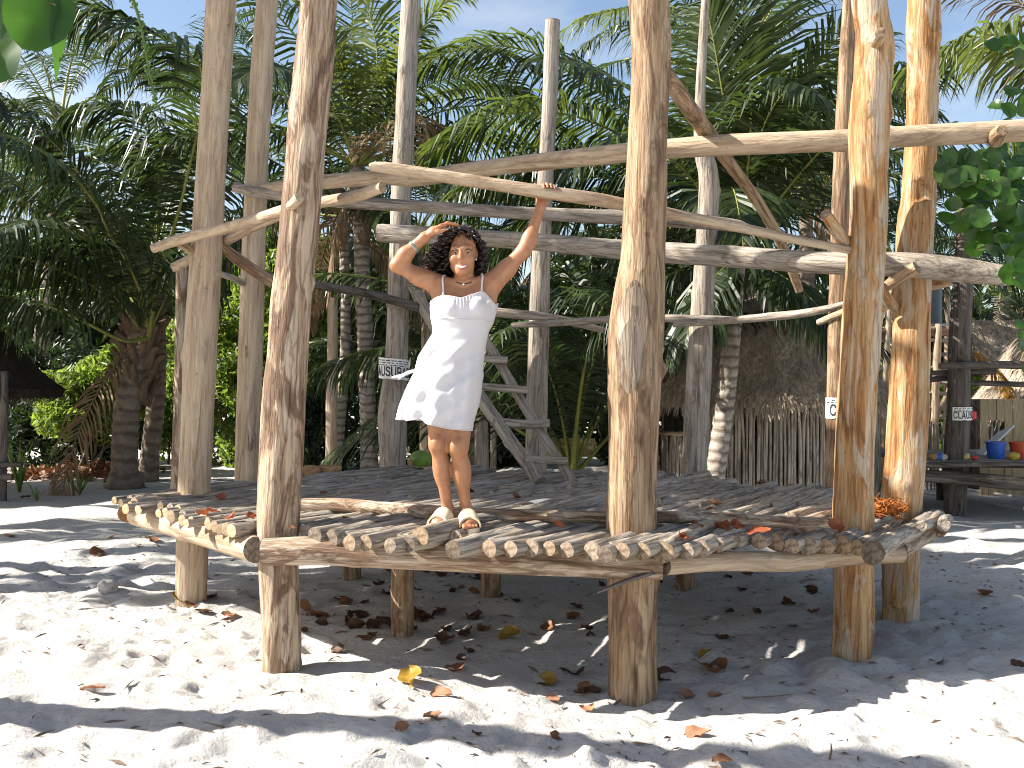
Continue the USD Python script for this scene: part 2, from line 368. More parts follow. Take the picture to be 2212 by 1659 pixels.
# person
look('skin', {'g': ('geometry', {}), 'n': ('noise_texture', {'scale': 30.0, 'detail': 4.0}), 'r': ('rgb_ramp', {'ramp': [(.3, (.29, .130, .062)), (.7, (.355, .168, .083))]}),
              'b': ('bump', {'strength': .08, 'distance': .003}),
              'p': ('principled_bsdf', {'roughness': .46, 'subsurface_weight': .12, 'subsurface_scale': .008, 'subsurface_radius': (1.0, .35, .2), 'specular_ior_level': .42})},
     [('g.position', 'n.vector'), ('n.fac', 'r.fac'), ('r.color', 'p.base_color'), ('n.fac', 'b.height'), ('b.normal', 'p.normal')])
look('lip', {'p': ('principled_bsdf', {'base_color': (.36, .10, .08), 'roughness': .35})}, [])
look('tooth', {'p': ('principled_bsdf', {'base_color': (.80, .77, .70), 'roughness': .25})}, [])
look('eye_white', {'p': ('principled_bsdf', {'base_color': (.62, .59, .55), 'roughness': .2})}, [])
look('eye_dark', {'p': ('principled_bsdf', {'base_color': (.025, .014, .009), 'roughness': .12})}, [])
look('hair', {'g': ('geometry', {}), 'n': ('noise_texture', {'scale': 60.0, 'detail': 3.0}), 'r': ('rgb_ramp', {'ramp': [(.3, (.008, .005, .004)), (.8, (.040, .018, .011))]}),
              'p': ('principled_bsdf', {'roughness': .33, 'specular_ior_level': .55})}, [('g.position', 'n.vector'), ('n.fac', 'r.fac'), ('r.color', 'p.base_color')])
look('white_cotton', {'tc': ('texture_coordinate', {}), 'n': ('noise_texture', {'scale': 260.0, 'detail': 2.0}), 'n2': ('noise_texture', {'scale': 9.0, 'detail': 4.0, 'distortion': .5}),
                      'b': ('bump', {'strength': .12, 'distance': .002}), 'b2': ('bump', {'strength': .35, 'distance': .012}),
                      'p': ('principled_bsdf', {'base_color': (.70, .70, .73), 'roughness': .9, 'specular_ior_level': .15, 'sheen_weight': .1}), 't': ('translucent_bsdf', {'color': (.78, .76, .76)}),
                      'mix': ('mix_closure', {'fac': .24})},
     [('tc.object', 'n.vector'), ('tc.object', 'n2.vector'), ('n.fac', 'b.height'), ('n2.fac', 'b2.height'), ('b2.normal', 'b.normal'), ('b.normal', 'p.normal'), ('p.BSDF', 'mix.closure1'), ('t.BSDF', 'mix.closure2')], surface='mix.closure')
plain('sandal_tan', (.52, .41, .27), .6, .12, 30.0, .1)
plain('sandal_sole', (.58, .47, .33), .7, .1, 30.0, .1)
look('silver', {'p': ('principled_bsdf', {'base_color': (.6, .62, .58), 'metallic': .9, 'roughness': .3})}, [])
look('pearl', {'p': ('principled_bsdf', {'base_color': (.85, .82, .78), 'roughness': .2})}, [])
look('turquoise', {'p': ('principled_bsdf', {'base_color': (.10, .30, .28), 'roughness': .4})}, [])
look('cord_brown', {'p': ('principled_bsdf', {'base_color': (.05, .03, .022), 'roughness': .6})}, [])


# ------------------------------------------------------------------ the ground: one sheet of sand to the horizon
HOLLOWS = [(.645, 5.41, -.105, .85), (-1.31, 5.67, -.045, .6), (2.0, 5.93, -.04, .7), (2.6, 6.82, -.025, .8), (-2.3, 7.19, .015, .5)]


_dg = np.random.default_rng(41)
DIMPLES = [(_dg.uniform(-3.6, 3.4), _dg.uniform(3.7, 7.6)) for _ in range(330)]
DIMPLES = [(a, b, _dg.uniform(.05, .11), _dg.uniform(.009, .026), _dg.uniform(0, 3.14)) for a, b in DIMPLES if _dg.random() < (1.0 if a < -.6 else .55) and not (b > 5.1 and -1.2 < a < 2.4)]


def dimples(x, y):
    z = np.zeros(np.broadcast(x, y).shape)
    for a, b, r, h, t in DIMPLES:
        near = (np.abs(x - a) < .4) & (np.abs(y - b) < .4)
        if not near.any():
            continue
        dx, dy = (x - a)[near], (y - b)[near]
        u = (dx * math.cos(t) + dy * math.sin(t)) / (r * 1.7); v = (-dx * math.sin(t) + dy * math.cos(t)) / r
        q = np.sqrt(u * u + v * v)
        z[near] += -h * np.exp(-(q / .8) ** 4) + h * .55 * np.exp(-((q - 1.15) / .28) ** 2)
    return z


def ground_z(x, y):
    x, y = np.asarray(x, float), np.asarray(y, float)
    z = np.zeros(np.broadcast(x, y).shape)
    for hx, hy, h, r in HOLLOWS:
        z = z + h * np.exp(-((x - hx) ** 2 + (y - hy) ** 2) / r ** 2)
    near = np.clip((30 - np.hypot(x, y - 6)) / 20, 0, 1)
    q = np.stack([x * .8, y * .8, 0 * x + 3], -1)
    z = z + near * .07 * (meshkit.fbm(q, 3, 11) - .5)
    q = np.stack([x * 3.3, y * 3.3, 0 * x], -1)
    feet = meshkit.fbm(q, 3, 21)
    soft = np.clip(.35 + 1.5 * (meshkit.noise(np.stack([x * .5, y * .5, 0 * x + 9], -1), 5) - .3), .15, 1)
    under = np.exp(-(((x - .2) / 2.2) ** 2 + ((y - 7.4) / 1.6) ** 2) ** 2)
    z = z + near * (1 - .55 * under) * soft * .15 * (np.abs(feet - .5) * 2 * .7 - .16)
    q = np.stack([x * 9, y * 9, 0 * x + 2], -1)
    z = z + near * soft * (1 - .5 * under) * .028 * (meshkit.fbm(q, 2, 31) - .5)
    return z + dimples(x, y)


def grow(lo, hi, step, a, b, f=1.16):
    xs = list(np.arange(a, b + 1e-9, step))
    s, x = step, a
    left = []
    while x > lo:
        s *= f; x -= s; left.append(x)
    s, x = step, b
    right = []
    while x < hi:
        s *= f; x += s; right.append(x)
    return np.array(left[::-1] + xs + right)


gx, gy = grow(-400, 400, .030, -3.9, 3.9), grow(-60, 900, .030, 3.6, 9.6)
GX, GY = np.meshgrid(gx, gy, indexing='ij')
GZ = ground_z(GX, GY)
n1, n2 = GX.shape
ii, jj = np.meshgrid(np.arange(n1 - 1), np.arange(n2 - 1), indexing='ij')
quad = np.stack([ii * n2 + jj, (ii + 1) * n2 + jj, (ii + 1) * n2 + jj + 1, ii * n2 + jj + 1], -1).reshape(-1, 4)
sand = mesh('ground', (np.stack([GX, GY, GZ], -1).reshape(-1, 3), np.vstack([quad[:, :3], quad[:, [0, 2, 3]]])), 'sand')
tag(sand, 'pale white beach sand, trodden and littered with dry leaves', 'sand', kind='structure')


# ------------------------------------------------------------------ the pole platform (one thing: all of it is pegged and bolted together)
platform = thing('wooden_platform', 'large round platform of weathered poles on stout posts with rails, where the woman stands', 'platform', (0, 7.2, 0))


def pole(name, pts, rad, mat, parent=platform, seg=12, rings=20, rough=.06, seed=None, knots=1, ends='', end_mat='cut_wood', wob=.02, label=None, notch=None):
    seed = int(rng.integers(1, 9999)) if seed is None else seed
    vf, (ra, rb), fr = log_mesh(pts, rad, seg, rings, rough, seed, knots=knots, wob=wob)
    if notch:
        v_ = vf[0]
        for z0, z1, yf in notch:
            m_ = (v_[:, 2] > z0) & (v_[:, 2] < z1) & (v_[:, 1] < yf)
            v_[m_, 1] = yf
    n = mesh(name, vf, mat, parent, smooth=True, frame=fr, label=label)
    p = np.asarray(pts, float)
    if 'a' in ends:
        cut_end(n, ra, p[0] - p[1], end_mat)
    if 'b' in ends:
        cut_end(n, rb, p[-1] - p[-2], end_mat)
    return n


def up(y, top, *pts):
    """A standing post through places of the picture at depth y, on from the last one to the height top, with radii from widths in the picture."""
    w = np.array([np.r_[P(a, b, y), c * y / F / 2] for a, b, c in pts])
    if w[-1, 2] < top:
        d = w[-1] - w[-2]
        w = np.vstack([w, w[-1] + d * (top - w[-1, 2]) / d[2]])
        w[-1, 3] = w[-2, 3] * .9
    foot = w[0].copy(); d = w[1] - w[0]
    w = np.vstack([foot - d / d[2] * .25, w]); w[0, 3] = foot[3]
    return w[:, :3], w[:, 3]


def post(y, top, mat, pts, label=None, notch=None, rough=.06, knots=5, ends='b', rings=90, seg=28, seed=None):
    c, r = up(y, top, *pts)
    return pole('post', c, r, mat, notch=notch, seg=seg, rings=rings, rough=rough, knots=knots, ends=ends, seed=seed, wob=.0, label=label)


post(5.41, 4.9, 'tan_wood', [(1368, 1508, 108), (1366, 1400, 105), (1367, 1250, 108), (1363, 1100, 110), (1366, 1000, 106), (1371, 880, 112), (1373, 740, 121), (1380, 640, 112), (1388, 560, 96), (1394, 450, 92), (1399, 300, 85), (1406, 130, 84), (1401, 0, 88)],
     'thick front post with a bulge and a lens-shaped saw scar', rough=.06, seed=11)
post(5.67, 5.0, 'flaking_wood', [(607, 1452, 84), (605, 1300, 84), (600, 1150, 88), (612, 900, 92), (632, 640, 88), (650, 450, 84), (670, 220, 84), (688, 0, 80)], 'front post with bark flaking off in dark strips', rough=.12, seed=12)
post(5.93, 5.1, 'orange_wood', [(1838, 1420, 82), (1845, 1240, 84), (1845, 1050, 84), (1852, 850, 82), (1866, 640, 82), (1876, 450, 76), (1879, 260, 84), (1888, 90, 78), (1878, 0, 72)], 'orange-brown peeled post with lumpy knots', rough=.13, knots=14, seed=13)
post(6.82, 5.0, 'orange_wood', [(1945, 1340, 78), (1946, 1200, 78), (1955, 1000, 84), (1966, 800, 84), (1968, 680, 74), (1978, 500, 78), (1986, 400, 68), (1992, 200, 66), (1997, 0, 64)], 'lumpy peeled post with a notch cut high up', rough=.15, knots=16, seed=14, rings=260, notch=[(P(0, 434, 6.75)[2], P(0, 388, 6.75)[2], 6.745)])
post(7.19, 5.3, 'pale_wood', [(412, 1302, 66), (416, 1150, 68), (424, 950, 68), (435, 720, 70), (447, 520, 66), (463, 250, 62), (478, 0, 64)], 'smooth pale post with rows of small knots', rough=.03, knots=12, seed=15)
post(8.6, 5.4, 'pale_wood', [(533, 1104, 54), (535, 1000, 54), (543, 700, 52), (553, 400, 48), (566, 150, 48), (578, 0, 46)], 'smooth pale post behind the left front post', rough=.035, seed=16)
post(9.75, 5.6, 'grey_wood', [(845, 1066, 60), (848, 1000, 58), (848, 890, 62), (856, 780, 50), (862, 600, 46), (868, 400, 44), (880, 150, 42), (888, 0, 42)], 'grey post with a knobbly waist and a paper notice', rough=.05, seed=17)
post(9.75, 4.9, 'grey_wood', [(1157, 1062, 50), (1158, 950, 46), (1164, 700, 46), (1170, 520, 40), (1184, 280, 34), (1194, 45, 32)], 'silver-grey post sawn off at an angle against the sky', rough=.04, seed=18)
post(9.1, 5.3, 'grey_wood', [(1497, 1096, 54), (1500, 1000, 54), (1512, 760, 52), (1522, 580, 46), (1532, 400, 44), (1520, 330, 40), (1512, 250, 24), (1518, 100, 20), (1524, 0, 18)], 'grey forked post by the hut', rough=.06, seed=19)
post(8.35, 5.2, 'tan_wood', [(1803, 1110, 44), (1806, 950, 44), (1812, 650, 42), (1820, 350, 38), (1830, 100, 32), (1836, 0, 30)], 'slender post behind the orange post', rough=.05, seed=20)
post(6.35, .55, 'tan_wood', [(869, 1368, 48), (870, 1240, 48), (871, 1226, 47)], 'short prop under the deck', ends='', rings=24)
post(7.4, .55, 'tan_wood', [(1060, 1290, 44), (1061, 1220, 44), (1062, 1200, 42)], 'short prop under the deck', ends='', rings=24)
for px, py, y in ((1480, 1275, 7.8), (760, 1258, 8.2), (1250, 1240, 8.6)):
    post(y, .55, 'tan_wood', [(px, py, 40), (px, py - 50, 40)], 'short prop under the deck', ends='', rings=20)


def post_patch(parent, name, outline, cx, w, y, mat, lift=.004, label=None):
    """A patch lying on the camera side of a post: outline in the picture, the post's middle and width there."""
    o = np.asarray(outline, float); c = o.mean(0)
    r = w * y / F / 2
    rings_ = np.vstack([c[None]] + [c + (o - c) * f_ for f_ in (.35, .7, 1.0)])
    v = []
    for px, py in rings_:
        dx = (px - cx) * y / F
        v.append(P(px, py, 1) * 0 + np.array([(px - CX) / F * (y - r), y - math.sqrt(max(r * r - dx * dx, 1e-4)) - lift, CAM_Z - (py - CY) / F * (y - r)]))
    n = len(o); i = np.arange(n); j = (i + 1) % n
    f = [np.stack([0 * i, 1 + i, 1 + j], 1)]
    for k in range(2):
        a = 1 + k * n
        f += [np.stack([a + i, a + n + i, a + n + j], 1), np.stack([a + i, a + n + j, a + j], 1)]
    return mesh(name, (np.array(v), np.vstack(f)), mat, parent, frame=(v[0], np.eye(3)), label=label)


def lens(cx, cy, rx, ry, lean=0.0, n=22):
    a = np.linspace(0, 2 * np.pi, n, endpoint=False)
    return [(cx + rx * np.sign(np.cos(q)) * abs(np.cos(q)) ** 1.3 + lean * math.sin(q), cy + ry * math.sin(q)) for q in a]


def rail(name, pts, mat, ends='ab', **k):
    """pts: picture x, y, width there, depth."""
    c = [P(a, b, y) for a, b, w, y in pts]
    r = [w * y / F / 2 for a, b, w, y in pts]
    return pole(name, c, r, mat, ends=ends, **{**dict(seg=16, rings=60, rough=.05, knots=4, wob=.0), **k})


HAND_Y = 5.47
rail('rail', [(798, 361, 16, HAND_Y + .03), (830, 362, 25, HAND_Y + .03), (950, 380, 27, HAND_Y + .02), (1090, 402, 28, HAND_Y), (1172, 415, 29, HAND_Y), (1270, 428, 30, 5.52), (1345, 441, 28, 5.60), (1440, 460, 25, 5.68), (1600, 492, 22, 5.78), (1720, 518, 19, 5.85), (1840, 541, 17, 5.93)],
     'pale_wood', label='pale rail gripped by the woman', rough=.04, seed=31)
rail('rail', [(505, 404, 22, 8.4), (560, 416, 24, 8.4), (700, 433, 26, 8.4), (900, 446, 27, 8.5), (1120, 460, 28, 8.6), (1350, 470, 32, 8.7), (1500, 479, 31, 8.75), (1590, 488, 27, 8.8), (1628, 500, 16, 8.8)], 'grey_wood', seed=32)
rail('rail', [(815, 503, 38, 9.35), (850, 505, 41, 9.3), (1000, 512, 36, 8.9), (1180, 524, 38, 8.4), (1350, 540, 44, 7.9), (1560, 553, 46, 7.4), (1760, 566, 48, 6.9), (1950, 572, 54, 6.62), (2080, 584, 54, 6.55), (2176, 596, 44, 6.5)], 'grey_wood', label='thick cracked grey rail', seed=33)
rail('rail', [(565, 408, 22, 8.45), (690, 394, 32, 8.2), (830, 384, 32, 7.9), (900, 385, 36, 7.8), (1060, 362, 36, 7.5), (1350, 330, 42, 7.0), (1500, 318, 45, 6.85), (1600, 312, 47, 6.75), (1760, 306, 46, 6.65), (1960, 295, 46, 6.6), (2150, 285, 48, 6.55), (2330, 275, 48, 6.5)], 'pale_wood', label='long top rail', seed=34)
rail('rail', [(330, 537, 20, 7.02), (400, 514, 24, 6.95), (500, 490, 24, 6.6), (600, 458, 24, 5.85), (628, 447, 24, 5.6), (647, 426, 22, 5.52)], 'pale_wood', label='sunlit rail end on the left', seed=35, end_mat='fresh_cut_wood')
rail('rail', [(376, 578, 22, 7.5), (470, 530, 22, 7.35), (560, 484, 22, 6.8), (660, 445, 24, 6.1), (760, 426, 26, 5.75), (826, 405, 24, 5.6)], 'pale_wood', label='lower sunlit rail that passes behind the front post', seed=36, end_mat='fresh_cut_wood')
rail('peg', [(366, 511, 14, 7.0), (390, 526, 18, 7.06), (418, 545, 20, 7.12)], 'tan_wood', rings=12)
rail('peg', [(478, 532, 22, 7.25), (530, 572, 26, 7.3), (590, 612, 24, 7.35)], 'tan_wood', rings=20)
rail('peg', [(470, 590, 12, 8.3), (500, 600, 14, 8.4), (524, 612, 14, 8.5)], 'grey_wood', rings=12)
rail('rail', [(575, 593, 14, 8.45), (690, 617, 17, 8.8), (790, 634, 20, 9.2), (905, 664, 20, 9.5)], 'dark_wood', rings=40)
rail('rail', [(835, 656, 16, 9.6), (960, 664, 20, 9.6), (1085, 676, 21, 9.55), (1200, 688, 18, 9.5), (1305, 714, 13, 9.5)], 'grey_wood', rings=40)
rail('rail', [(1105, 703, 11, 9.5), (1180, 699, 15, 9.45), (1330, 690, 16, 9.3), (1450, 688, 17, 9.0), (1605, 690, 12, 8.9)], 'grey_wood', rings=40)
rail('rail', [(1455, 702, 11, 8.85), (1600, 690, 17, 8.7), (1740, 676, 18, 8.4), (1835, 655, 13, 8.15)], 'grey_wood', rings=40)
rail('rail', [(1770, 696, 14, 8.1), (1830, 672, 15, 7.4), (1900, 664, 22, 6.95), (1930, 650, 20, 6.9)], 'pale_wood', rings=20)
rail('peg', [(1783, 462, 24, 5.8), (1812, 505, 28, 5.9), (1838, 535, 26, 6.0)], 'orange_wood', rings=16, seed=41)
rail('peg', [(1875, 650, 18, 6.75), (1930, 608, 24, 6.6), (1980, 578, 28, 6.5)], 'tan_wood', rings=16, seed=42)
rail('peg', [(1900, 615, 16, 6.6), (1915, 640, 20, 6.7), (1935, 665, 18, 6.8)], 'orange_wood', rings=12, seed=43)
rail('peg', [(1965, 628, 24, 6.85), (2010, 616, 25, 6.85), (2054, 605, 26, 6.8)], 'orange_wood', rings=16, seed=44)
rail('diagonal_brace', [(1432, 150, 36, 6.3), (1475, 215, 36, 6.4), (1530, 290, 36, 6.95), (1585, 365, 26, 7.2), (1640, 440, 24, 7.5), (1690, 530, 22, 7.8), (1727, 628, 18, 8.0)], 'tan_wood', rough=.03, seed=45)

POSTS = {k: Node(stage.GetPrimAtPath('/World/wooden_platform/post' + ('' if k == 0 else f'_{k:03d}')), np.zeros(3), np.eye(3)) for k in (0, 2, 3, 5)}
for k_ in POSTS:                                             # their own frames, for what is fixed to them
    m_ = np.array(UsdGeom.Xformable(POSTS[k_].prim).GetLocalTransformation())
    POSTS[k_].o, POSTS[k_].r = m_[3, :3] + platform.o, m_[:3, :3].T
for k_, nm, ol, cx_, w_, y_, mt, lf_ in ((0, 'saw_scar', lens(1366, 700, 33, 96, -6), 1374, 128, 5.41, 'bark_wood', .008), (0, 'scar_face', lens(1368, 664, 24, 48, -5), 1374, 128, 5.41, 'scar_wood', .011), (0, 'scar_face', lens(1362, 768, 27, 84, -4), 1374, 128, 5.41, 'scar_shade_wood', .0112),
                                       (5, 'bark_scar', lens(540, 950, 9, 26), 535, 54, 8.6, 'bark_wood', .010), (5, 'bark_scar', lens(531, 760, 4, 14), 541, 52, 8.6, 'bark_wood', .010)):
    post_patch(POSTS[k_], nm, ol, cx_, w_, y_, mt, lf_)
vf_, (ra_, rb_), fr_ = log_mesh([P(1890, 92, 5.86), P(1898, 78, 5.78), P(1902, 72, 5.72)], [.05, .036, .032], 14, 8, .06, 7)
st_ = mesh('branch_stub', vf_, 'orange_wood', POSTS[2], frame=fr_)
cut_end(st_, rb_, np.array([.1, -1, .2]), 'cut_wood')
vf_, (ra_, rb_), fr_ = log_mesh([P(2150, 300, 6.52), P(2158, 288, 6.44), P(2166, 282, 6.38)], [.06, .045, .035], 12, 8, .1, 8)
mesh('branch_stub', vf_, 'tan_wood', platform, frame=fr_)

# bearers
front = rail('bearer', [(572, 1193, 60, 5.48), (700, 1190, 62, 5.43), (900, 1200, 62, 5.36), (1150, 1212, 62, 5.28), (1432, 1222, 60, 5.19)], 'bark_wood', label='long front bearer', seed=51, knots=5, seg=20, rough=.035)
right = rail('bearer', [(1436, 1221, 44, 5.22), (1560, 1212, 44, 5.40), (1700, 1213, 44, 5.56), (1820, 1202, 42, 5.74), (1944, 1196, 40, 5.93)], 'pale_wood', label='pale right bearer', seed=52, knots=1, seg=20, rough=.03)
rail('bearer', [(1938, 1188, 44, 6.0), (2025, 1137, 42, 6.75)], 'bark_wood', seed=53, ends='b', end_mat='dark_cut_wood')
left = rail('bearer', [(293, 1114, 42, 7.05), (350, 1128, 46, 6.7), (420, 1148, 50, 6.25), (490, 1168, 54, 5.9), (553, 1187, 58, 5.58)], 'pale_wood', seed=54, ends='ab', seg=20)
rail('bearer', [(274, 1109, 40, 7.0), (330, 1083, 38, 7.7), (520, 1062, 34, 8.5)], 'bark_wood', seed=55, ends='a', end_mat='dark_cut_wood')
for a, b in (((-2.3, 8.5), (-1.15, 9.35)), ((-1.25, 9.4), (.6, 9.35)), ((.5, 9.35), (1.7, 8.6)), ((1.6, 8.6), (2.7, 7.6)), ((2.75, 7.7), (2.75, 6.5)), ((-2.3, 7.4), (2.5, 6.9)), ((-1.9, 8.4), (2.3, 8.0))):
    pole('bearer', [(*a, .645), (*b, .64)], .06, 'tan_wood', knots=3)
for px, py, y in ((588, 1197, 5.42), (1412, 1233, 5.14), (1925, 1200, 5.88)):          # bolts
    c = P(px, py, y)
    b = tube([c, c + [0, -.012, 0]], .016, 10)
    mesh('bolt', b, 'rust_metal', platform)
pole('splinter', [P(1290, 1283, 5.1), P(1340, 1262, 5.12), P(1405, 1240, 5.14)], [.006, .012, .015], 'dark_wood', knots=0)

# deck poles: their near ends as seen, running away to the right until the far edge
from shapely.geometry import Polygon, LineString
OUT = Polygon([(-2.95, 7.1), (-2.55, 7.7), (-2.05, 8.15), (-1.75, 8.6), (-1.15, 9.3), (.6, 9.15), (1.55, 8.4), (2.15, 7.85), (2.55, 7.45), (2.9, 6.7), (2.85, 6.3), (2.3, 5.2), (.6, 4.6), (-1.6, 5.2), (-2.2, 5.9)])
ENDS = [(247, 1081, 8), (261, 1087, 8), (272, 1099, 10), (282, 1095, 9), (291, 1087, 12), (299, 1100, 10), (347, 1094, 9), (343, 1108, 9), (357, 1109, 10), (369, 1114, 12), (385, 1099, 12), (393, 1123, 11), (403, 1133, 9), (413, 1131, 9),
        (423, 1127, 11), (438, 1121, 12), (452, 1132, 13), (464, 1137, 12), (476, 1142, 12), (489, 1145, 13), (501, 1147, 14), (578, 1140, 16), (680, 1158, 18), (717, 1160, 18), (755, 1172, 16), (789, 1172, 16), (843, 1180, 15), (882, 1177, 15), (909, 1162, 20),
        (979, 1187, 19), (1018, 1177, 18), (1058, 1184, 16), (1103, 1185, 16), (1147, 1182, 18), (1186, 1184, 15), (1224, 1185, 16), (1279, 1185, 20), (1307, 1196, 17), (1344, 1195, 17), (1388, 1190, 18), (1433, 1183, 22), (1482, 1188, 16), (1514, 1185, 18),
        (1550, 1180, 14), (1586, 1170, 16), (1640, 1173, 16), (1674, 1171, 18), (1711, 1180, 16), (1745, 1177, 18), (1783, 1177, 16), (1820, 1175, 20), (1852, 1180, 15), (1885, 1193, 24)]
DIR = np.array([.54, .8416])
POSTS_XY = [(-1.31, 5.67, .12), (.645, 5.41, .14), (2.0, 5.93, .12), (-2.3, 7.19, .11), (2.6, 6.8, .12)]


def deck_z(x):
    return float(np.interp(x, [.8, 2.2], [.757, .70]))


starts = []
for k, (px, py, rp) in enumerate(ENDS):
    z = .757 if px < 1440 else float(np.interp(px, [1440, 1885], [.745, .665]))
    z += {(909, 1162): .035, (291, 1087): .02, (385, 1099): .02, (347, 1094): .012, (438, 1121): .015}.get((px, py), 0)
    p = PZ(px, py, z)
    starts.append((p, rp * 1.13 * p[1] / F, px))
starts.sort(key=lambda s: s[0][0] * DIR[1] - s[0][1] * DIR[0])
deck_ends = []
u_of = lambda p: p[0] * DIR[1] - p[1] * DIR[0]
us = [u_of(s[0]) for s in starts]
full = []
for k, (p, r, px) in enumerate(starts):
    full.append((p, r, True))
    if k + 1 < len(starts) and us[k + 1] - us[k] > .115:
        q = starts[k + 1][0] if p[1] < starts[k + 1][0][1] else p
        n = int((us[k + 1] - us[k]) / .085)
        for m in range(1, n + 1):
            t = m / (n + 1)
            a = p * (1 - t) + starts[k + 1][0] * t
            full.append((a + np.r_[DIR * rng.uniform(.05, .25), 0], rng.uniform(.032, .04), False))
u_last = us[-1]
for m in range(1, 12):                                                  # beyond the last seen end, along the right-hand bearer
    u = u_last + m * .085
    y0 = 5.95 + m * .17
    x0 = (u + y0 * DIR[0]) / DIR[1]
    full.append((np.array([x0, y0, .70]), rng.uniform(.033, .042), False))
for k, (p, r, seen) in enumerate(full):
    far = LineString([p[:2] + DIR * .3, p[:2] + DIR * 9]).intersection(OUT.exterior)
    if far.is_empty:
        continue
    pts = [far] if far.geom_type == 'Point' else list(far.geoms)
    L = max(np.hypot(q.x - p[0], q.y - p[1]) for q in pts) + rng.uniform(-.06, .12)
    if L < .25:
        continue
    turn = rng.normal(0, .018)
    d = np.array([DIR[0] - turn * DIR[1], DIR[1] + turn * DIR[0]])
    zb = p[2] + rng.uniform(-.006, .01)
    cuts = [(0, L)] if L < 1.6 or rng.random() < .45 else (lambda m: [(0, m), (m + .02, L)])(rng.uniform(.35, .75) * L)
    for a, b in cuts:
        n = max(3, int((b - a) / .45) + 2)
        s = np.linspace(a, b, n)
        side = rng.normal(0, .026, n); side[0] = 0
        side = np.cumsum(side) * .5
        c = np.stack([p[0] + d[0] * s - d[1] * side, p[1] + d[1] * s + d[0] * side, np.interp(s, [0, .6, L], [p[2], zb, zb]) + rng.normal(0, .006, n) + (.0 if a == 0 else rng.uniform(-.004, .012))], 1)
        for hx, hy, hr in POSTS_XY:                                        # a pole gives way to a post that comes up through the deck
            dd = c[:, :2] - [hx, hy]; dist = np.linalg.norm(dd, axis=1); near = dist < hr + r
            c[near, :2] += dd[near] / dist[near, None] * (hr + r - dist[near])[:, None] * .7
        rr = r * rng.uniform(.82, 1.16) * np.linspace(1, rng.uniform(.8, 1.0), n) * rng.uniform(.9, 1.1, n)
        if a == 0:
            rr[0] = r
        bark = 'deck_wood' if rng.random() < .8 else 'grey_wood'
        pole('deck_pole', c, rr, 'bark_wood' if (seen and p[0] > .9 and rng.random() < .3) else bark, rings=max(10, int((b - a) * 9)), seg=12, rough=.17, knots=int(rng.integers(0, 5)), wob=.05 if a else .0,
             ends='a' if (a == 0 and seen) else '', end_mat='fresh_cut_wood' if p[0] < -1.2 else 'cut_wood')

loose = tag(pole('loose_pole', [PZ(652, 1087, .835), PZ(740, 1089, .84), PZ(830, 1098, .835), PZ(990, 1108, .84), PZ(1180, 1112, .838), PZ(1320, 1116, .838), PZ(1440, 1118, .835), PZ(1560, 1120, .82), PZ(1700, 1127, .80), PZ(1806, 1129, .79)],
                 [.038, .041, .04, .037, .036, .036, .034, .033, .033, .03], 'bark_wood', parent=None, rings=70, seg=16, rough=.07, knots=12, ends='ab', end_mat='fresh_cut_wood', seed=61),
            'long crooked pole with bark scraps lying across the deck behind the sandals', 'pole')

# ladder leaning away to the left at the back of the deck
ladder = thing('ladder', 'rough pole ladder leaning at the back of the deck', 'ladder', P(1200, 1043, 8.0))
for a in ([(893, 615, 26, 9.6), (930, 690, 26, 9.4), (1040, 862, 28, 8.6), (1166, 1041, 28, 8.02)], [(1040, 722, 20, 9.3), (1075, 778, 21, 9.1), (1150, 905, 22, 8.6), (1240, 1046, 21, 8.02)]):
    rail('stringer', a, 'grey_wood', parent=ladder, ends='b', rings=40)
for a in ([(880, 612, 14, 9.55), (1010, 625, 14, 9.4)], [(1010, 772, 17, 8.98), (1096, 778, 18, 8.98)], [(1000, 832, 17, 8.72), (1142, 843, 17, 8.72)], [(1066, 911, 22, 8.4), (1130, 917, 20, 8.42), (1187, 914, 18, 8.42)], [(1134, 992, 18, 8.12), (1226, 996, 16, 8.14)]):
    rail('rung', a, 'grey_wood', parent=ladder, rings=14)



# ------------------------------------------------------------------ huts, second platform, scaffold, low wall
def strips(base, out, down, n, length, width, g, spread=.25):
    """Thatch straws: n thin tapering strips from places base(t) hanging along down with some spread. base: (n,3)."""
    d = down + g.normal(0, spread, (n, 3)); d /= np.linalg.norm(d, axis=1, keepdims=True)
    L = length * g.uniform(.5, 1.25, n)[:, None]
    side = np.cross(d, out); side /= np.maximum(np.linalg.norm(side, axis=1, keepdims=True), 1e-6)
    w = width * g.uniform(.6, 1.4, n)[:, None]
    lift = out * (.012 + g.uniform(0, .03, n))[:, None]
    v = np.stack([base - side * w + lift * .3, base + side * w + lift * .3, base + d * L + side * w * .5 + lift, base + d * L - side * w * .5 + lift], 1).reshape(-1, 3)
    k = np.arange(n)[:, None] * 4
    return v, np.vstack([k + [0, 1, 2], k + [0, 2, 3]])


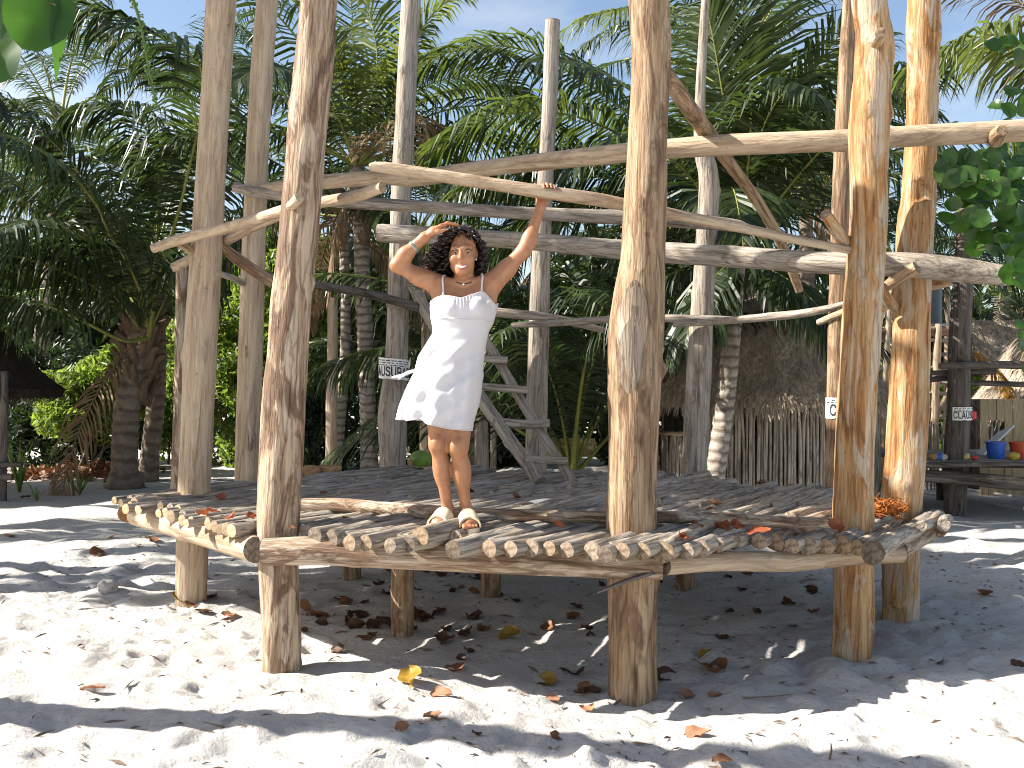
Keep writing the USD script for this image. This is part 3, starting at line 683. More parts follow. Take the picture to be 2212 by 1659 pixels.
def dome_roof(parent, c, R, z0, z1, mat, seed, power=.62, sag=.0, straws=2600, name='thatch_roof', a0=0, a1=2 * np.pi):
    g = np.random.default_rng(seed)
    t = np.linspace(0, 1, 18); a = np.linspace(a0, a1, 73)
    T, A = np.meshgrid(t, a, indexing='ij')
    prof = lambda T: z1 - (z1 - z0) * T ** (1 / power) - .05 * np.sin(T * np.pi * 3)
    lump = lambda T, A: 1 + .045 * (meshkit.fbm(np.stack([np.cos(A) * 2, np.sin(A) * 2, T * 3], -1), 3, seed) - .5) * 2
    rr = R * T * lump(T, A)
    v = np.stack([c[0] + rr * np.cos(A), c[1] + rr * np.sin(A), prof(T)], -1)
    n1, n2 = T.shape
    i, j = np.meshgrid(np.arange(n1 - 1), np.arange(n2 - 1), indexing='ij')
    q = np.stack([i * n2 + j, (i + 1) * n2 + j, (i + 1) * n2 + j + 1, i * n2 + j + 1], -1).reshape(-1, 4)
    under = v.copy(); under[..., 2] -= .12; under[..., :2] = c[:2] + (v[..., :2] - c[:2]) * .97
    parts = [(v.reshape(-1, 3), q), (under.reshape(-1, 3), q[:, ::-1])]
    e = (n1 - 1) * n2 + np.arange(n2 - 1)
    parts.append((np.vstack([v[-1], under[-1]]), np.stack([np.arange(n2 - 1), np.arange(n2 - 1) + n2, np.arange(n2 - 1) + n2 + 1, np.arange(n2 - 1) + 1], 1)))
    roof = mesh(name, join(parts), mat, parent, smooth=40, frame=(np.array([c[0], c[1], z0]), np.eye(3)))
    n = straws
    tt = np.sqrt(g.uniform(.05, 1.0, n)); aa = g.uniform(a0, a1, n)
    e = 1e-3
    at = lambda T, A: np.stack([c[0] + R * T * lump(T, A) * np.cos(A), c[1] + R * T * lump(T, A) * np.sin(A), prof(T)], -1)
    p = at(tt, aa); d = at(np.minimum(tt + e, 1.2), aa) - p; d /= np.linalg.norm(d, axis=1, keepdims=True)
    w = np.stack([-np.sin(aa), np.cos(aa), 0 * aa], -1); o = np.cross(w, d); o *= np.sign(o[:, 2:3] + 1e-9)
    ts, as_ = np.full(n // 2, 1.0), g.uniform(a0, a1, n // 2)
    pe = at(ts * g.uniform(.93, 1.0, n // 2), as_); oe = np.stack([np.cos(as_), np.sin(as_), 0 * as_], -1)
    st = join([strips(p, o, d, n, .22, .006, g, .18), strips(pe, oe, np.array([0, 0, -1.0]) + oe * .25, n // 2, .26, .007, g, .2)])
    s = mesh('straw', st, mat, roof, smooth=False, frame=(np.array([c[0], c[1], z0]), np.eye(3)))
    s.prim.SetCustomDataByKey('kind', 'stuff')
    return roof


def stick(parent, x, y, z0, z1, r, mat, g, name='wall_stick'):
    c = np.array([[x, y, z0], [x + g.normal(0, .008), y + g.normal(0, .008), (z0 + z1) / 2], [x + g.normal(0, .012), y, z1]])
    v, f = tube(spline(c, 5), r * g.uniform(.85, 1.1, 5), 6, True)
    return mesh(name, (v, f), mat, parent, frame=(c[0], np.eye(3)))


g = np.random.default_rng(3)
HX, HY = (1655 - CX) / F * 13.0, 13.0
hut = thing('round_hut', 'round hut with shaggy thatch dome and walls of upright grey sticks behind the platform', 'hut', (HX, HY, 0))
dome_roof(hut, (HX, HY), 1.62, 1.42, 2.80, 'thatch', 5, straws=5000)
for a in np.linspace(np.pi * 1.02, np.pi * 1.99, 98):
    x, y = HX + 1.36 * np.cos(a), HY + 1.36 * np.sin(a)
    px = CX + x / y * F
    low = px < 1492
    stick(hut, x, y, -.1, (.96 if low else 1.52) + g.normal(0, .02), g.uniform(.016, .024), 'stick_wood', g)
a = np.linspace(np.pi * 1.02, np.pi * 1.22, 12)
pole('top_rail', np.stack([HX + 1.40 * np.cos(a), HY + 1.40 * np.sin(a), 0 * a + .96], 1), .025, 'pale_wood', parent=hut, rings=20)
for k in range(5):
    s0 = HX - 1.15 + k * .16
    pole('lattice_stick', [(s0, HY - .75, .95), (s0 + .5, HY - .7, 1.5)], .012, 'stick_wood', parent=hut, rings=6, seg=6, knots=0)
a = np.linspace(0, np.pi, 30)
back = np.vstack([np.stack([HX + 1.33 * np.cos(a), HY + 1.33 * np.sin(a), 0 * a - .1], 1), np.stack([HX + 1.33 * np.cos(a), HY + 1.33 * np.sin(a), 0 * a + 1.5], 1)])
k = np.arange(29)
mesh('back_wall', (back, np.vstack([np.stack([k, k + 1, k + 31], 1), np.stack([k, k + 31, k + 30], 1)])), 'stick_wood', hut)

LX, LY = (-165 - CX) / F * 14.5, 14.5
lhut = thing('thatched_shelter', 'dark thatched shelter at the left edge with a thin corner post and shelf', 'shelter', (LX, LY, 0))
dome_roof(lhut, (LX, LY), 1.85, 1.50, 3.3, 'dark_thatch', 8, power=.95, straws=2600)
for px in (6, -120, -330):
    y = 13.6
    pole('corner_post', [(*P(px, 0, y)[:2], -.1), (*P(px + 4, 0, y)[:2], 1.75)], .05, 'dark_wood', parent=lhut)
pole('shelf_rail', [P(-160, 1006, 13.5), P(50, 1003, 13.5)], .035, 'dark_wood', parent=lhut)
pole('shelf_rail', [P(-160, 1030, 13.3), P(26, 1029, 13.3)], .045, 'dark_wood', parent=lhut)

RX, RY = (2345 - CX) / F * 15.5, 15.5
rhut = thing('plank_hut', 'hut of yellowish planks under a rounded thatch roof at the right edge', 'hut', (RX, RY, 0))
dome_roof(rhut, (RX, RY), 1.78, 1.16, 3.2, 'thatch', 9, power=.8, straws=3600)
x0 = P(2126, 0, 14.3)[0]
for k in range(12):
    x = x0 + .115 * k
    for z0, z1 in (((-.05, .78), (1.06, 1.36)) if k in (1, 2, 7, 8) else ((-.05, 1.36),)):
        mesh('plank', box((x, 14.3 + g.normal(0, .006), (z0 + z1) / 2), (.108, .03, z1 - z0)), 'plank', rhut, smooth=False, frame=(np.array([x, 14.3, 0]), np.eye(3)))
mesh('inner_wall', box((x0 + .65, 15.0, .65), (1.5, .04, 1.4)), 'dark_wood', rhut, smooth=False)
for k in (1.1, 1.9, 7.1, 7.9):
    mesh('window_bar', box((x0 + .115 * k, 14.33, .92), (.02, .02, .30)), 'stick_wood', rhut, smooth=False)
for k in range(9):
    stick(rhut, x0 - .12 - k * .055, 14.9, -.05, 1.0 + g.normal(0, .02), .016, 'stick_wood', g, 'side_stick')

bx, by = P(2200, 0, 20.0)[0], 20.0
bhut = thing('long_hut', 'long grey hut roof of weathered thatch behind the plank hut', 'hut', (bx, by, 0))
t = np.linspace(0, 1, 14); s = np.linspace(-1.05, 2.2, 24)
T, S = np.meshgrid(t, s, indexing='ij')
v = np.stack([bx + S, by - 1.6 * T + .05 * (meshkit.fbm(np.stack([S * 2, T * 3, 0 * S], -1), 3, 4) - .5), 2.85 - 1.75 * T - .12 * np.sin(T * np.pi) + .06 * (meshkit.fbm(np.stack([S * 3, T * 5, 0 * S], -1), 3, 14) - .5)], -1)
i, j = np.meshgrid(np.arange(13), np.arange(23), indexing='ij')
q = np.stack([i * 24 + j, (i + 1) * 24 + j, (i + 1) * 24 + j + 1, i * 24 + j + 1], -1).reshape(-1, 4)
u = v + [0, .1, -.12]; w = v.copy(); w[..., 1] = 2 * by - w[..., 1] + .1
mesh('thatch_roof', join([(v.reshape(-1, 3), q), (u.reshape(-1, 3), q[:, ::-1]), (w.reshape(-1, 3), q[:, ::-1])]), 'thatch', bhut, frame=(np.array([bx, by, 1.0]), np.eye(3)))
pp = v.reshape(-1, 3)[g.integers(0, v.size // 3, 1800)] + g.normal(0, .05, (1800, 3)) * [1, 0, 0]
sn = mesh('straw', strips(pp, np.tile([0, -.75, .66], (1800, 1)), np.array([0, -.66, -.75]), 1800, .3, .008, g, .15), 'thatch', bhut, smooth=False)
sn.prim.SetCustomDataByKey('kind', 'stuff')
for k in range(26):
    stick(bhut, bx - .95 + k * .12, by - 1.25, -.05, 1.35, .025, 'stick_wood', g)

plat2 = thing('low_platform', 'second dark pole platform at the right with a stout weathered post and rails', 'platform', P(2064, 1115, 11.97))


def rail2(name, pts, mat, parent, **k):
    return rail(name, pts, mat, parent=parent, **{**dict(rings=24, seg=12, rough=.06), **k})


cc, rr_ = up(11.97, 3.95, (2064, 1116, 44), (2066, 1000, 50), (2072, 800, 46), (2080, 600, 42), (2085, 520, 40))
pole('post', cc, rr_, 'dark_wood', parent=plat2, rings=50, seg=18, rough=.05, ends='b')
rail2('post', [(2038, 1095, 30, 13.6), (2039, 1030, 30, 13.6)], 'dark_wood', plat2, ends='')
rail2('post', [(2330, 1120, 44, 11.97), (2330, 1010, 44, 11.97)], 'dark_wood', plat2, ends='')
rail2('bearer', [(1988, 1027, 26, 11.75), (2090, 1034, 30, 11.7), (2220, 1046, 30, 11.6), (2420, 1058, 28, 11.5)], 'dark_wood', plat2)
rail2('bearer', [(1995, 998, 20, 13.0), (2400, 1004, 20, 13.0)], 'dark_wood', plat2)
for k in range(44):
    y = 11.62 + k * .052
    x0 = P(1992, 0, 11.9)[0] + g.normal(0, .05)
    pole('deck_pole', [(x0, y, .64 + g.normal(0, .006)), (x0 + 1.1, y + g.normal(0, .01), .645), (x0 + 2.4, y + .04, .63)], .03, 'dark_wood' if k < 2 else 'grey_wood', parent=plat2, rings=8, seg=7, knots=1)
for a in ([(2030, 790, 14, 11.8), (2140, 788, 17, 11.8), (2420, 792, 17, 11.8)], [(1975, 807, 11, 12.1), (2150, 803, 13, 12.1)], [(1970, 822, 12, 12.2), (2060, 816, 13, 12.2)], [(2080, 826, 12, 11.9), (2420, 838, 13, 11.9)]):
    rail2('rail', a, 'dark_wood', plat2)

tower = thing('scaffold_tower', 'spindly scaffold of pale sticks carrying a dark tank, seen between the right-hand posts', 'scaffold', P(1960, 0, 16.5) * [1, 1, 0])
for a in ([(1905, 1040, 16, 16), (1912, 800, 15, 16), (1928, 585, 14, 16)], [(1890, 1045, 12, 16.4), (1893, 640, 11, 16.4)], [(2016, 1036, 19, 16), (2020, 840, 19, 16), (2027, 700, 17, 16)], [(1922, 1030, 12, 17.4), (1930, 690, 11, 17.4)], [(2044, 1020, 13, 17.5), (2046, 620, 13, 17.5)], [(1958, 1020, 12, 17.5), (1960, 660, 12, 17.5)], [(2010, 930, 9, 16.2), (2050, 840, 9, 16.8)]):
    rail2('upright', a, 'pale_wood', tower, ends='', rings=16, seg=8)
for y, d in ((735, 16), (765, 16.2), (795, 16), (850, 16), (882, 16), (943, 16), (976, 16), (1003, 16), (828, 17.4), (900, 17.4)):
    rail2('crossbar', [(1886, y + 2, 9, d), (1975, y - 1, 9, d), (2062, y + 1, 9, d)], 'stick_wood', tower, ends='', rings=10, seg=7)
for y, d in ((712, 16), (722, 16.3), (708, 17.2), (716, 16.8)):
    rail2('shelf_pole', [(1885, y + 6, 12, d), (1960, y, 12, d), (2066, y - 2, 12, d)], 'tan_wood', tower, ends='', rings=10, seg=7)
rail2('shelf_pole', [(1990, 705, 9, 16.1), (2050, 703, 9, 16.1)], 'board', tower, ends='', rings=6, seg=7)
tc_ = P(1998, 0, 16.8)
prof = [(0, 2.42), (.27, 2.42), (.27, 2.5), (.262, 2.55), (.27, 2.6), (.262, 2.75), (.27, 2.8), (.262, 3.0), (.27, 3.05), (.26, 3.3), (.16, 3.42), (.10, 3.44), (.10, 3.5), (0, 3.5)]
m = trimesh.creation.revolve(prof, sections=28); m.apply_translation([tc_[0], tc_[1], .02])
tag(mesh('water_tank', m, 'tank_plastic', smooth=35, frame=(tc_, np.eye(3))), 'dark blue-grey ribbed water tank on top of the scaffold', 'water tank')

wl = thing('low_wall', 'low yellow stone wall with a square pillar beyond the ladder', 'wall', P(1180, 0, 22) * [1, 1, 0])
for px0, px1, z1 in ((1040, 1178, .42), (1206, 1320, .40)):
    a, b = P(px0, 0, 22), P(px1, 0, 22)
    for r_ in range(3):
        x = a[0] + g.uniform(-.1, 0)
        while x < b[0]:
            w_ = g.uniform(.16, .34)
            h_ = z1 / 3
            mesh('stone', (lambda m: (m.vertices * [w_ * .48, .12, h_ * .48] + [x + w_ / 2, 22 + g.normal(0, .015), h_ * (r_ + .5)], m.faces))(trimesh.creation.icosphere(1)), 'yellow_wall', wl, frame=(np.array([x, 22, 0]), np.eye(3)))
            x += w_
    mesh('mortar_core', box(((a[0] + b[0]) / 2, 22.03, z1 / 2 - .02), (b[0] - a[0], .14, z1)), 'yellow_wall', wl, smooth=False)
c = P(1192, 0, 21.9)
mesh('pillar', box((c[0], 21.9, .42), (.30, .3, .95)), 'yellow_wall', wl, smooth=False, frame=(c, np.eye(3)))


# ------------------------------------------------------------------ palms, shrubs, forest
def frond_on(c, n=64, leaf=.8, width=.035, hang=.5, seed=0, roll=0.0, start=.16, az=0.0, thick=1.0):
    """A feather palm frond on the rachis curve c. Returns curve, radii and leaflets (v, f)."""
    g = np.random.default_rng(seed)
    m = len(c)
    t = np.linspace(0, 1, m)
    d = np.gradient(c, axis=0); d /= np.linalg.norm(d, axis=1, keepdims=True)
    sf = np.cross([0, 0, 1.0], d) + 1e-3 * np.array([-math.sin(az), math.cos(az), 0])
    sf /= np.linalg.norm(sf, axis=1, keepdims=True)
    L = np.linalg.norm(np.diff(c, axis=0), axis=1).sum()
    tt = np.repeat(np.linspace(start, .995, n), 2) + g.normal(0, .003, 2 * n)
    tt = np.clip(tt, 0, 1)
    side = np.tile([1.0, -1.0], n)
    at = lambda q: np.stack([np.interp(tt, t, q[:, k]) for k in range(3)], 1)
    p, tg, s = at(c), at(d), at(sf)
    up_ = np.cross(tg, s)
    s = s * math.cos(roll) + up_ * math.sin(roll)
    len_ = leaf * np.interp(tt, [0, start, .35, .6, .85, 1], [.4, .45, .95, 1, .72, .36]) * g.uniform(.85, 1.1, 2 * n)
    fw = np.interp(tt, [start, .6, 1], [.35, .75, 1.6])[:, None]
    dr = s * side[:, None] + tg * fw + up_ * .25 + g.normal(0, .07, (2 * n, 3))
    dr /= np.linalg.norm(dr, axis=1, keepdims=True)
    hg = hang * g.uniform(.7, 1.4, 2 * n)
    pts, w = [p], [.55]
    q, dd = p, dr
    for k, (step, ww) in enumerate(((.34, 1.0), (.36, .8), (.30, .06))):
        dd = dd + np.array([0, 0, -1.0]) * (hg * (.25 + .45 * k))[:, None]
        dd = dd / np.linalg.norm(dd, axis=1, keepdims=True)
        q = q + dd * (len_ * step)[:, None]
        pts.append(q); w.append(ww)
    pts = np.stack(pts, 1)                                   # 2n, 4, 3
    nrm = np.cross(dr, tg); nrm /= np.maximum(np.linalg.norm(nrm, axis=1, keepdims=True), 1e-6)
    ws = np.cross(nrm, dr) + g.normal(0, .35, nrm.shape)
    ws /= np.linalg.norm(ws, axis=1, keepdims=True)
    W = (np.array(w)[None, :, None] * width * .5) * ws[:, None]
    v = np.stack([pts - W, pts + W], 2).reshape(2 * n, 8, 3)
    k = np.arange(2 * n)[:, None] * 8
    f = np.vstack([k + x for x in ([0, 1, 3], [0, 3, 2], [2, 3, 5], [2, 5, 4], [4, 5, 7], [4, 7, 6])])
    rad = np.interp(t, [0, .05, .2, .6, 1], [.055, .036, .024, .014, .004]) * min(1.2, L / 5) * thick
    return c, rad, (v.reshape(-1, 3), f)


def frond(base, az, el, L, bend, n=64, leaf=.8, width=.035, hang=.5, seed=0, roll=0.0, start=.16, sweep=0.0):
    m = 26
    t = np.linspace(0, 1, m)
    e = el - bend * t ** 1.35
    a = az + sweep * t
    d = np.stack([np.cos(e) * np.cos(a), np.cos(e) * np.sin(a), np.sin(e)], 1)
    c = base + np.vstack([np.zeros(3), np.cumsum((d[1:] + d[:-1]) / 2 * L / (m - 1), axis=0)])
    return frond_on(c, n, leaf, width, hang, seed, roll, start, az)


def seen_frond(parent, pts, seed, mat='palm_leaf', label=None, **k):
    """A frond whose midrib is seen at places of the picture: x, y, depth."""
    return add_frond(parent, frond_on(spline([P(*q) for q in pts], 30), seed=seed, **k), mat, label=label)


def add_frond(parent, fr, mat='palm_leaf', rib='rachis', label=None):
    c, rad, vf = fr
    n = mesh('frond', vf, mat, parent, smooth=False, label=label)
    mesh('midrib', tube(c, rad, 6), rib, n)
    return n


def palm(label, foot, crown, n, L, seed, leaf=.8, el=(.15, 1.45), bend=(1.2, 2.0), mat='palm_leaf', trunk=(.2, .12), rings=True, boots=0, dead=0, az=(0, 2 * np.pi), hang=.5, keys=(), bark='palm_bark', nl=60, width=.04, group=None, cat='palm tree', flare=1.5):
    g = np.random.default_rng(seed)
    foot, crown = np.asarray(foot, float), np.asarray(crown, float)
    t = thing('coconut_palm', label, cat, foot, group=group)
    H = np.linalg.norm(crown - foot)
    if H > .6:
        mid = (foot + crown) / 2 + np.array([g.normal(0, .05), g.normal(0, .05), 0]) * H * .5
        nr = int(max(30, H * 34))
        c = spline([foot - [0, 0, .2], foot, mid, crown], nr)
        s = np.linspace(0, H, nr)
        r = np.interp(s / H, [0, .06, .2, 1], [trunk[0] * flare, trunk[0] * (1 + (flare - 1) * .45), trunk[0], trunk[1]])
        ring = (s * 8.5 + g.uniform(0, 1) + .25 * np.sin(s * 3)) % 1
        d = (-.10 * np.exp(-((ring - .5) / .13) ** 2) + .05 * ring)[:, None] * r[:, None] if rings else 0
        a = np.arange(16) / 16 * 2 * np.pi
        S, A = np.meshgrid(s, a, indexing='ij')
        d = d + r[:, None] * .12 * (meshkit.fbm(np.stack([np.cos(A) * 1.5 + seed, np.sin(A) * 1.5, S * 3], -1), 3, seed) - .5)
        mesh('trunk', tube(c, r, 16, True, d), bark, t, frame=(foot, np.eye(3)))
    for k in range(boots):
        a = k * 2.4 + g.normal(0, .2)
        z = g.uniform(.0, .95) * min(1.5, H * .55)
        b0 = crown - (crown - foot) / H * z + np.array([math.cos(a), math.sin(a), 0]) * trunk[1] * .8
        b1 = b0 + np.array([math.cos(a) * .14, math.sin(a) * .14, .24]); b2 = b1 + np.array([math.cos(a) * .14, math.sin(a) * .14, .20 * g.uniform(.2, 1)])
        mesh('leaf_boot', tube(spline([np.r_[b0, .10], np.r_[b1, .055], np.r_[b2, .035]], 7)[:, :3], np.linspace(.11, .035, 7), 7), 'leaf_boot', t, frame=(b0, np.eye(3)))
    k0 = g.uniform(0, 6)
    for k in range(n):
        u = (k + .5) / n
        a = az[0] + ((k0 + k * 2.39996) % (2 * np.pi)) / (2 * np.pi) * (az[1] - az[0])
        e = el[0] + (el[1] - el[0]) * u ** .8 + g.normal(0, .08)
        o = np.array([math.cos(a), math.sin(a), .3]) * trunk[1] * .6
        LL = L * g.uniform(.82, 1.08) * (1 if u < .9 else .75)
        add_frond(t, frond(crown + o, a, e, LL, g.uniform(*bend), nl, leaf * g.uniform(.85, 1.1), width, hang * g.uniform(.6, 1.5), int(g.integers(1e6)), g.normal(0, .35), sweep=g.normal(0, .3)), mat)
    for k in range(dead):
        a = g.uniform(*az)
        add_frond(t, frond(crown - [0, 0, .15], a, -.5 + g.normal(0, .2), L * .7, .9, 40, leaf * .7, width, 1.3, int(g.integers(1e6)), g.normal(0, .5)), 'dry_palm_leaf', 'leaf_boot', 'dry brown hanging frond')
    for (a, e, LL, b, kw) in keys:
        kw = dict(kw); m_ = kw.pop('mat', mat)
        add_frond(t, frond(crown, a, e, LL, b, kw.pop('n', nl + 20), kw.pop('leaf', leaf), kw.pop('width', width), kw.pop('hang', hang), seed + int(a * 100), kw.pop('roll', 0), kw.pop('start', .16), kw.pop('sweep', 0)), m_)
    return t


def on(px, y, z=0.0):
    p = P(px, 0, y); p[2] = z
    return p


rad = math.radians
# the big palm at the left, boots still on its trunk
palm_a = palm('big dark coconut palm at the left with flared base and leaf stubs on its trunk', on(268, 15.4), P(312, 690, 15.4), 10, 5.2, 101, az=(1.2, 5.0), leaf=1.05, el=(.35, 1.45), bend=(1.3, 2.1), trunk=(.20, .175), boots=34, dead=1, hang=.85, nl=70, flare=2.2,
     keys=[(rad(172), 1.12, 5.8, 1.0, {'leaf': 1.15, 'hang': .9}), (rad(200), .7, 5.0, 1.3, {'leaf': 1.05}), (rad(185), .45, 4.4, .6, {'leaf': 1.0, 'hang': 1.3, 'start': .4}), (rad(255), .9, 4.4, 2.0, {'leaf': 1.0}), (rad(120), 1.3, 5.5, 1.4, {'leaf': 1.0})])
palm('second trunk close behind the big left palm', on(318, 16.4), P(330, 560, 16.4), 5, 4.4, 102, az=(1.4, 4.9), leaf=.95, trunk=(.15, .12), dead=0, hang=.8, el=(.5, 1.5))
palm('tall dark palm filling the top left corner', on(60, 25), P(130, 260, 25), 12, 5.6, 103, leaf=1.0, trunk=(.2, .14), dead=1, hang=.7, el=(-.1, 1.45))
palm('tall dark palm behind the smooth pale posts at left', on(440, 23), P(440, 280, 23), 11, 5.2, 104, leaf=.95, trunk=(.18, .13), hang=.6, el=(-.1, 1.4))
# ringed trunk left of the woman
palm_b = palm('ringed coconut palm just left of the woman, trunk bending at its foot', on(800, 14.6), P(772, 360, 14.6), 10, 4.0, 105, leaf=.85, trunk=(.125, .105), dead=3, bark='pale_palm_bark', boots=6, el=(.25, 1.45), hang=.5, mat='palm_leaf',
     keys=[(rad(105), 1.35, 4.2, .35, {'leaf': .75, 'mat': 'young_palm_leaf'}), (rad(40), .95, 4.0, 1.3, {'mat': 'young_palm_leaf'}), (rad(175), .6, 3.6, 1.6, {}), (rad(345), .35, 3.2, 1.9, {'hang': .9}), (rad(220), -.2, 3.0, 1.2, {'hang': 1.1})])
palm('thin grey palm trunk left of the ringed palm', on(722, 15.6), P(742, 470, 15.6), 8, 3.6, 106, leaf=.75, trunk=(.085, .075), bark='pale_palm_bark', dead=2, hang=.6, el=(.0, 1.3))
# stemless palm behind the ladder whose fronds arch over the woman
palm('stemless young palm with thick green stalks arching up behind the ladder', on(1235, 13.4), on(1235, 13.4, .35), 9, 5.0, 107, leaf=1.0, el=(.8, 1.45), bend=(1.4, 2.0), hang=.9, nl=70, trunk=(.12, .1),
     keys=[(rad(205), 1.05, 4.8, 1.9, {'leaf': .95, 'hang': 1.2}), (rad(150), 1.15, 5.0, 2.0, {'leaf': .95, 'hang': 1.1}), (rad(340), 1.2, 5.2, 2.0, {'leaf': .95, 'hang': 1.0})])
palm_c = palm('palm hidden behind the thick front post whose fronds arch left over the woman', on(1405, 12.6), P(1398, 430, 12.6), 3, 3.2, 116, leaf=.9, el=(.3, .9), az=(.5, 1.6), hang=.8, trunk=(.15, .13), dead=1)
palm('low palm hidden behind the woman with drooping dark fronds', on(1010, 17), on(1010, 17, 1.2), 14, 4.0, 108, leaf=.95, el=(.5, 1.45), hang=.9, trunk=(.18, .16))
# right of centre, over the hut
palm_d = palm('leaning pale-trunked palm in front of the round hut', on(1528, 11.0), P(1592, 560, 11.6), 14, 3.6, 109, leaf=.8, trunk=(.11, .10), bark='pale_palm_bark', dead=0, boots=0, el=(.45, 1.45), hang=.55, mat='palm_leaf', flare=1.3,
     keys=[(rad(60), .95, 3.8, 1.2, {'mat': 'young_palm_leaf'}), (rad(10), .75, 4.2, 1.4, {}), (rad(165), .85, 3.8, 1.6, {}), (rad(300), -.25, 1.9, .8, {'hang': 1.5}), (rad(235), -.3, 1.8, .8, {'hang': 1.5}), (rad(180), -.1, 2.1, 1.0, {'hang': 1.4}), (rad(95), .1, 2.0, 1.2, {'hang': 1.0})])
palm_e = palm('tall dense palm rising behind the thick front post and the forked post', on(1620, 16), P(1590, 210, 16), 10, 4.4, 110, leaf=.9, trunk=(.18, .14), dead=2, el=(-.3, 1.45), hang=.6)
palm('palm behind the slender post with fronds against the blue sky', on(1760, 19), P(1740, 460, 19), 13, 4.4, 111, leaf=.9, trunk=(.17, .13), el=(.1, 1.3), hang=.6)
palm('low palm by the scaffold behind the two orange posts', on(1935, 20), P(1930, 560, 20), 16, 4.0, 113, leaf=.8, el=(-.1, 1.3), hang=.7)
palm('small palm with a fanned pale frond beyond the right hut', on(2160, 24), P(2165, 640, 24), 15, 3.8, 114, leaf=.75, trunk=(.2, .16), el=(-.1, 1.3), dead=2)
palm_f = palm('yellow-green palm whose frond reaches in from the right edge', on(2560, 9.6), P(2500, 330, 9.6), 8, 3.0, 115, leaf=.7, mat='young_palm_leaf', trunk=(.15, .12), el=(.2, 1.4), az=(-1.2, 1.2), nl=70, hang=.6, width=.032,
     keys=[(rad(176), .95, 3.15, 1.75, {'leaf': .72, 'hang': .9, 'n': 100}), (rad(165), 1.25, 2.9, 1.3, {'leaf': .6, 'mat': 'dry_palm_leaf', 'n': 70}), (rad(200), .4, 2.6, 1.5, {'n': 80, 'hang': .8})])
C_ = (1398, 430, 12.6)
seen_frond(palm_c, [C_, (1392, 350, 12.5), (1350, 300, 12.4), (1294, 269, 12.2), (1219, 246, 12), (1140, 241, 11.9), (1062, 253, 11.8), (1007, 280, 11.8), (951, 316, 11.8), (915, 365, 11.8)], 11, n=120, leaf=.95, hang=1.0, width=.036, mat='mid_palm_leaf', roll=.5)
seen_frond(palm_c, [C_, (1385, 280, 12.9), (1314, 213, 13), (1258, 174, 13), (1168, 120, 13), (1077, 98, 13), (990, 107, 13), (930, 128, 13), (885, 165, 13)], 12, n=110, leaf=.95, hang=.8, width=.036, mat='mid_palm_leaf', roll=.3)
seen_frond(palm_c, [C_, (1370, 370, 12.2), (1290, 345, 12), (1180, 340, 11.8), (1080, 365, 11.7), (990, 420, 11.7), (930, 500, 11.7)], 13, n=100, leaf=1.0, hang=1.3, width=.036, mat='mid_palm_leaf', roll=.4)
seen_frond(palm_c, [C_, (1360, 430, 12.2), (1260, 440, 12), (1150, 480, 11.9), (1060, 560, 11.9), (1010, 660, 11.9)], 14, n=90, leaf=1.0, hang=1.3, width=.036, mat='mid_palm_leaf', roll=.3)
seen_frond(palm_e, [(1590, 210, 16), (1500, 60, 14.5), (1400, 18, 13.5), (1330, 20, 13), (1260, 38, 12.8), (1205, 75, 12.8)], 15, n=90, leaf=.9, hang=.9, mat='young_palm_leaf')
D_ = (1592, 560, 11.6)
seen_frond(palm_d, [D_, (1590, 420, 11.2), (1574, 280, 10.8), (1560, 196, 10.6), (1538, 70, 10.5), (1515, -40, 10.5)], 17, n=100, mat='mid_palm_leaf', leaf=.95, hang=.3, az=1.57, start=.3)
seen_frond(palm_d, [D_, (1612, 400, 11), (1622, 260, 10.6), (1615, 120, 10.4), (1603, 0, 10.3), (1590, -120, 10.3)], 18, n=110, mat='mid_palm_leaf', leaf=1.1, hang=.35, az=1.57, start=.25)
seen_frond(palm_d, [D_, (1625, 340, 11), (1663, 269, 10.8), (1685, 244, 10.7), (1733, 190, 10.6), (1772, 134, 10.5), (1822, 62, 10.4), (1870, -10, 10.4)], 19, n=100, mat='mid_palm_leaf', leaf=.85, hang=.8, roll=-.4)
seen_frond(palm_d, [D_, (1640, 430, 11.2), (1720, 350, 11), (1800, 350, 10.9), (1860, 390, 10.9)], 20, n=80, leaf=.6, hang=.7)
seen_frond(palm_f, [(2500, 330, 9.6), (2380, 190, 9.2), (2260, 120, 9), (2190, 84, 9), (2153, 74, 9), (2111, 81, 9), (2033, 112, 9), (1968, 146, 9), (1915, 176, 9)], 21, n=130, leaf=.72, hang=1.1, mat='young_palm_leaf', width=.03, roll=.4)
A_ = (318, 730, 15.2)
seen_frond(palm_a, [A_, (310, 650, 14.8), (269, 557, 14.3), (240, 512, 14.1), (177, 380, 13.8), (75, 270, 13.6), (0, 218, 13.5), (-120, 170, 13.5)], 22, n=120, leaf=1.25, hang=1.1, width=.045, roll=.3)
seen_frond(palm_a, [A_, (265, 735, 14.6), (180, 695, 14.0), (85, 655, 13.6), (-40, 640, 13.4), (-160, 700, 13.4)], 23, n=80, leaf=1.1, hang=1.3, width=.045, start=.42, thick=1.5)
seen_frond(palm_a, [A_, (355, 560, 14.6), (400, 400, 14), (437, 157, 13.2), (308, 62, 12.6), (190, 8, 12.4), (60, -10, 12.4)], 24, n=130, leaf=1.3, hang=1.2, width=.045, start=.3)
seen_frond(palm_a, [A_, (340, 500, 15), (335, 330, 14.6), (280, 240, 14.2), (180, 230, 14), (90, 300, 14)], 25, n=110, leaf=1.2, hang=1.2, width=.045, start=.25)
seen_frond(palm_a, [A_, (380, 600, 14.8), (420, 560, 14.4), (440, 600, 14.2), (440, 680, 14.2)], 26, n=70, leaf=.9, hang=1.4, width=.04)
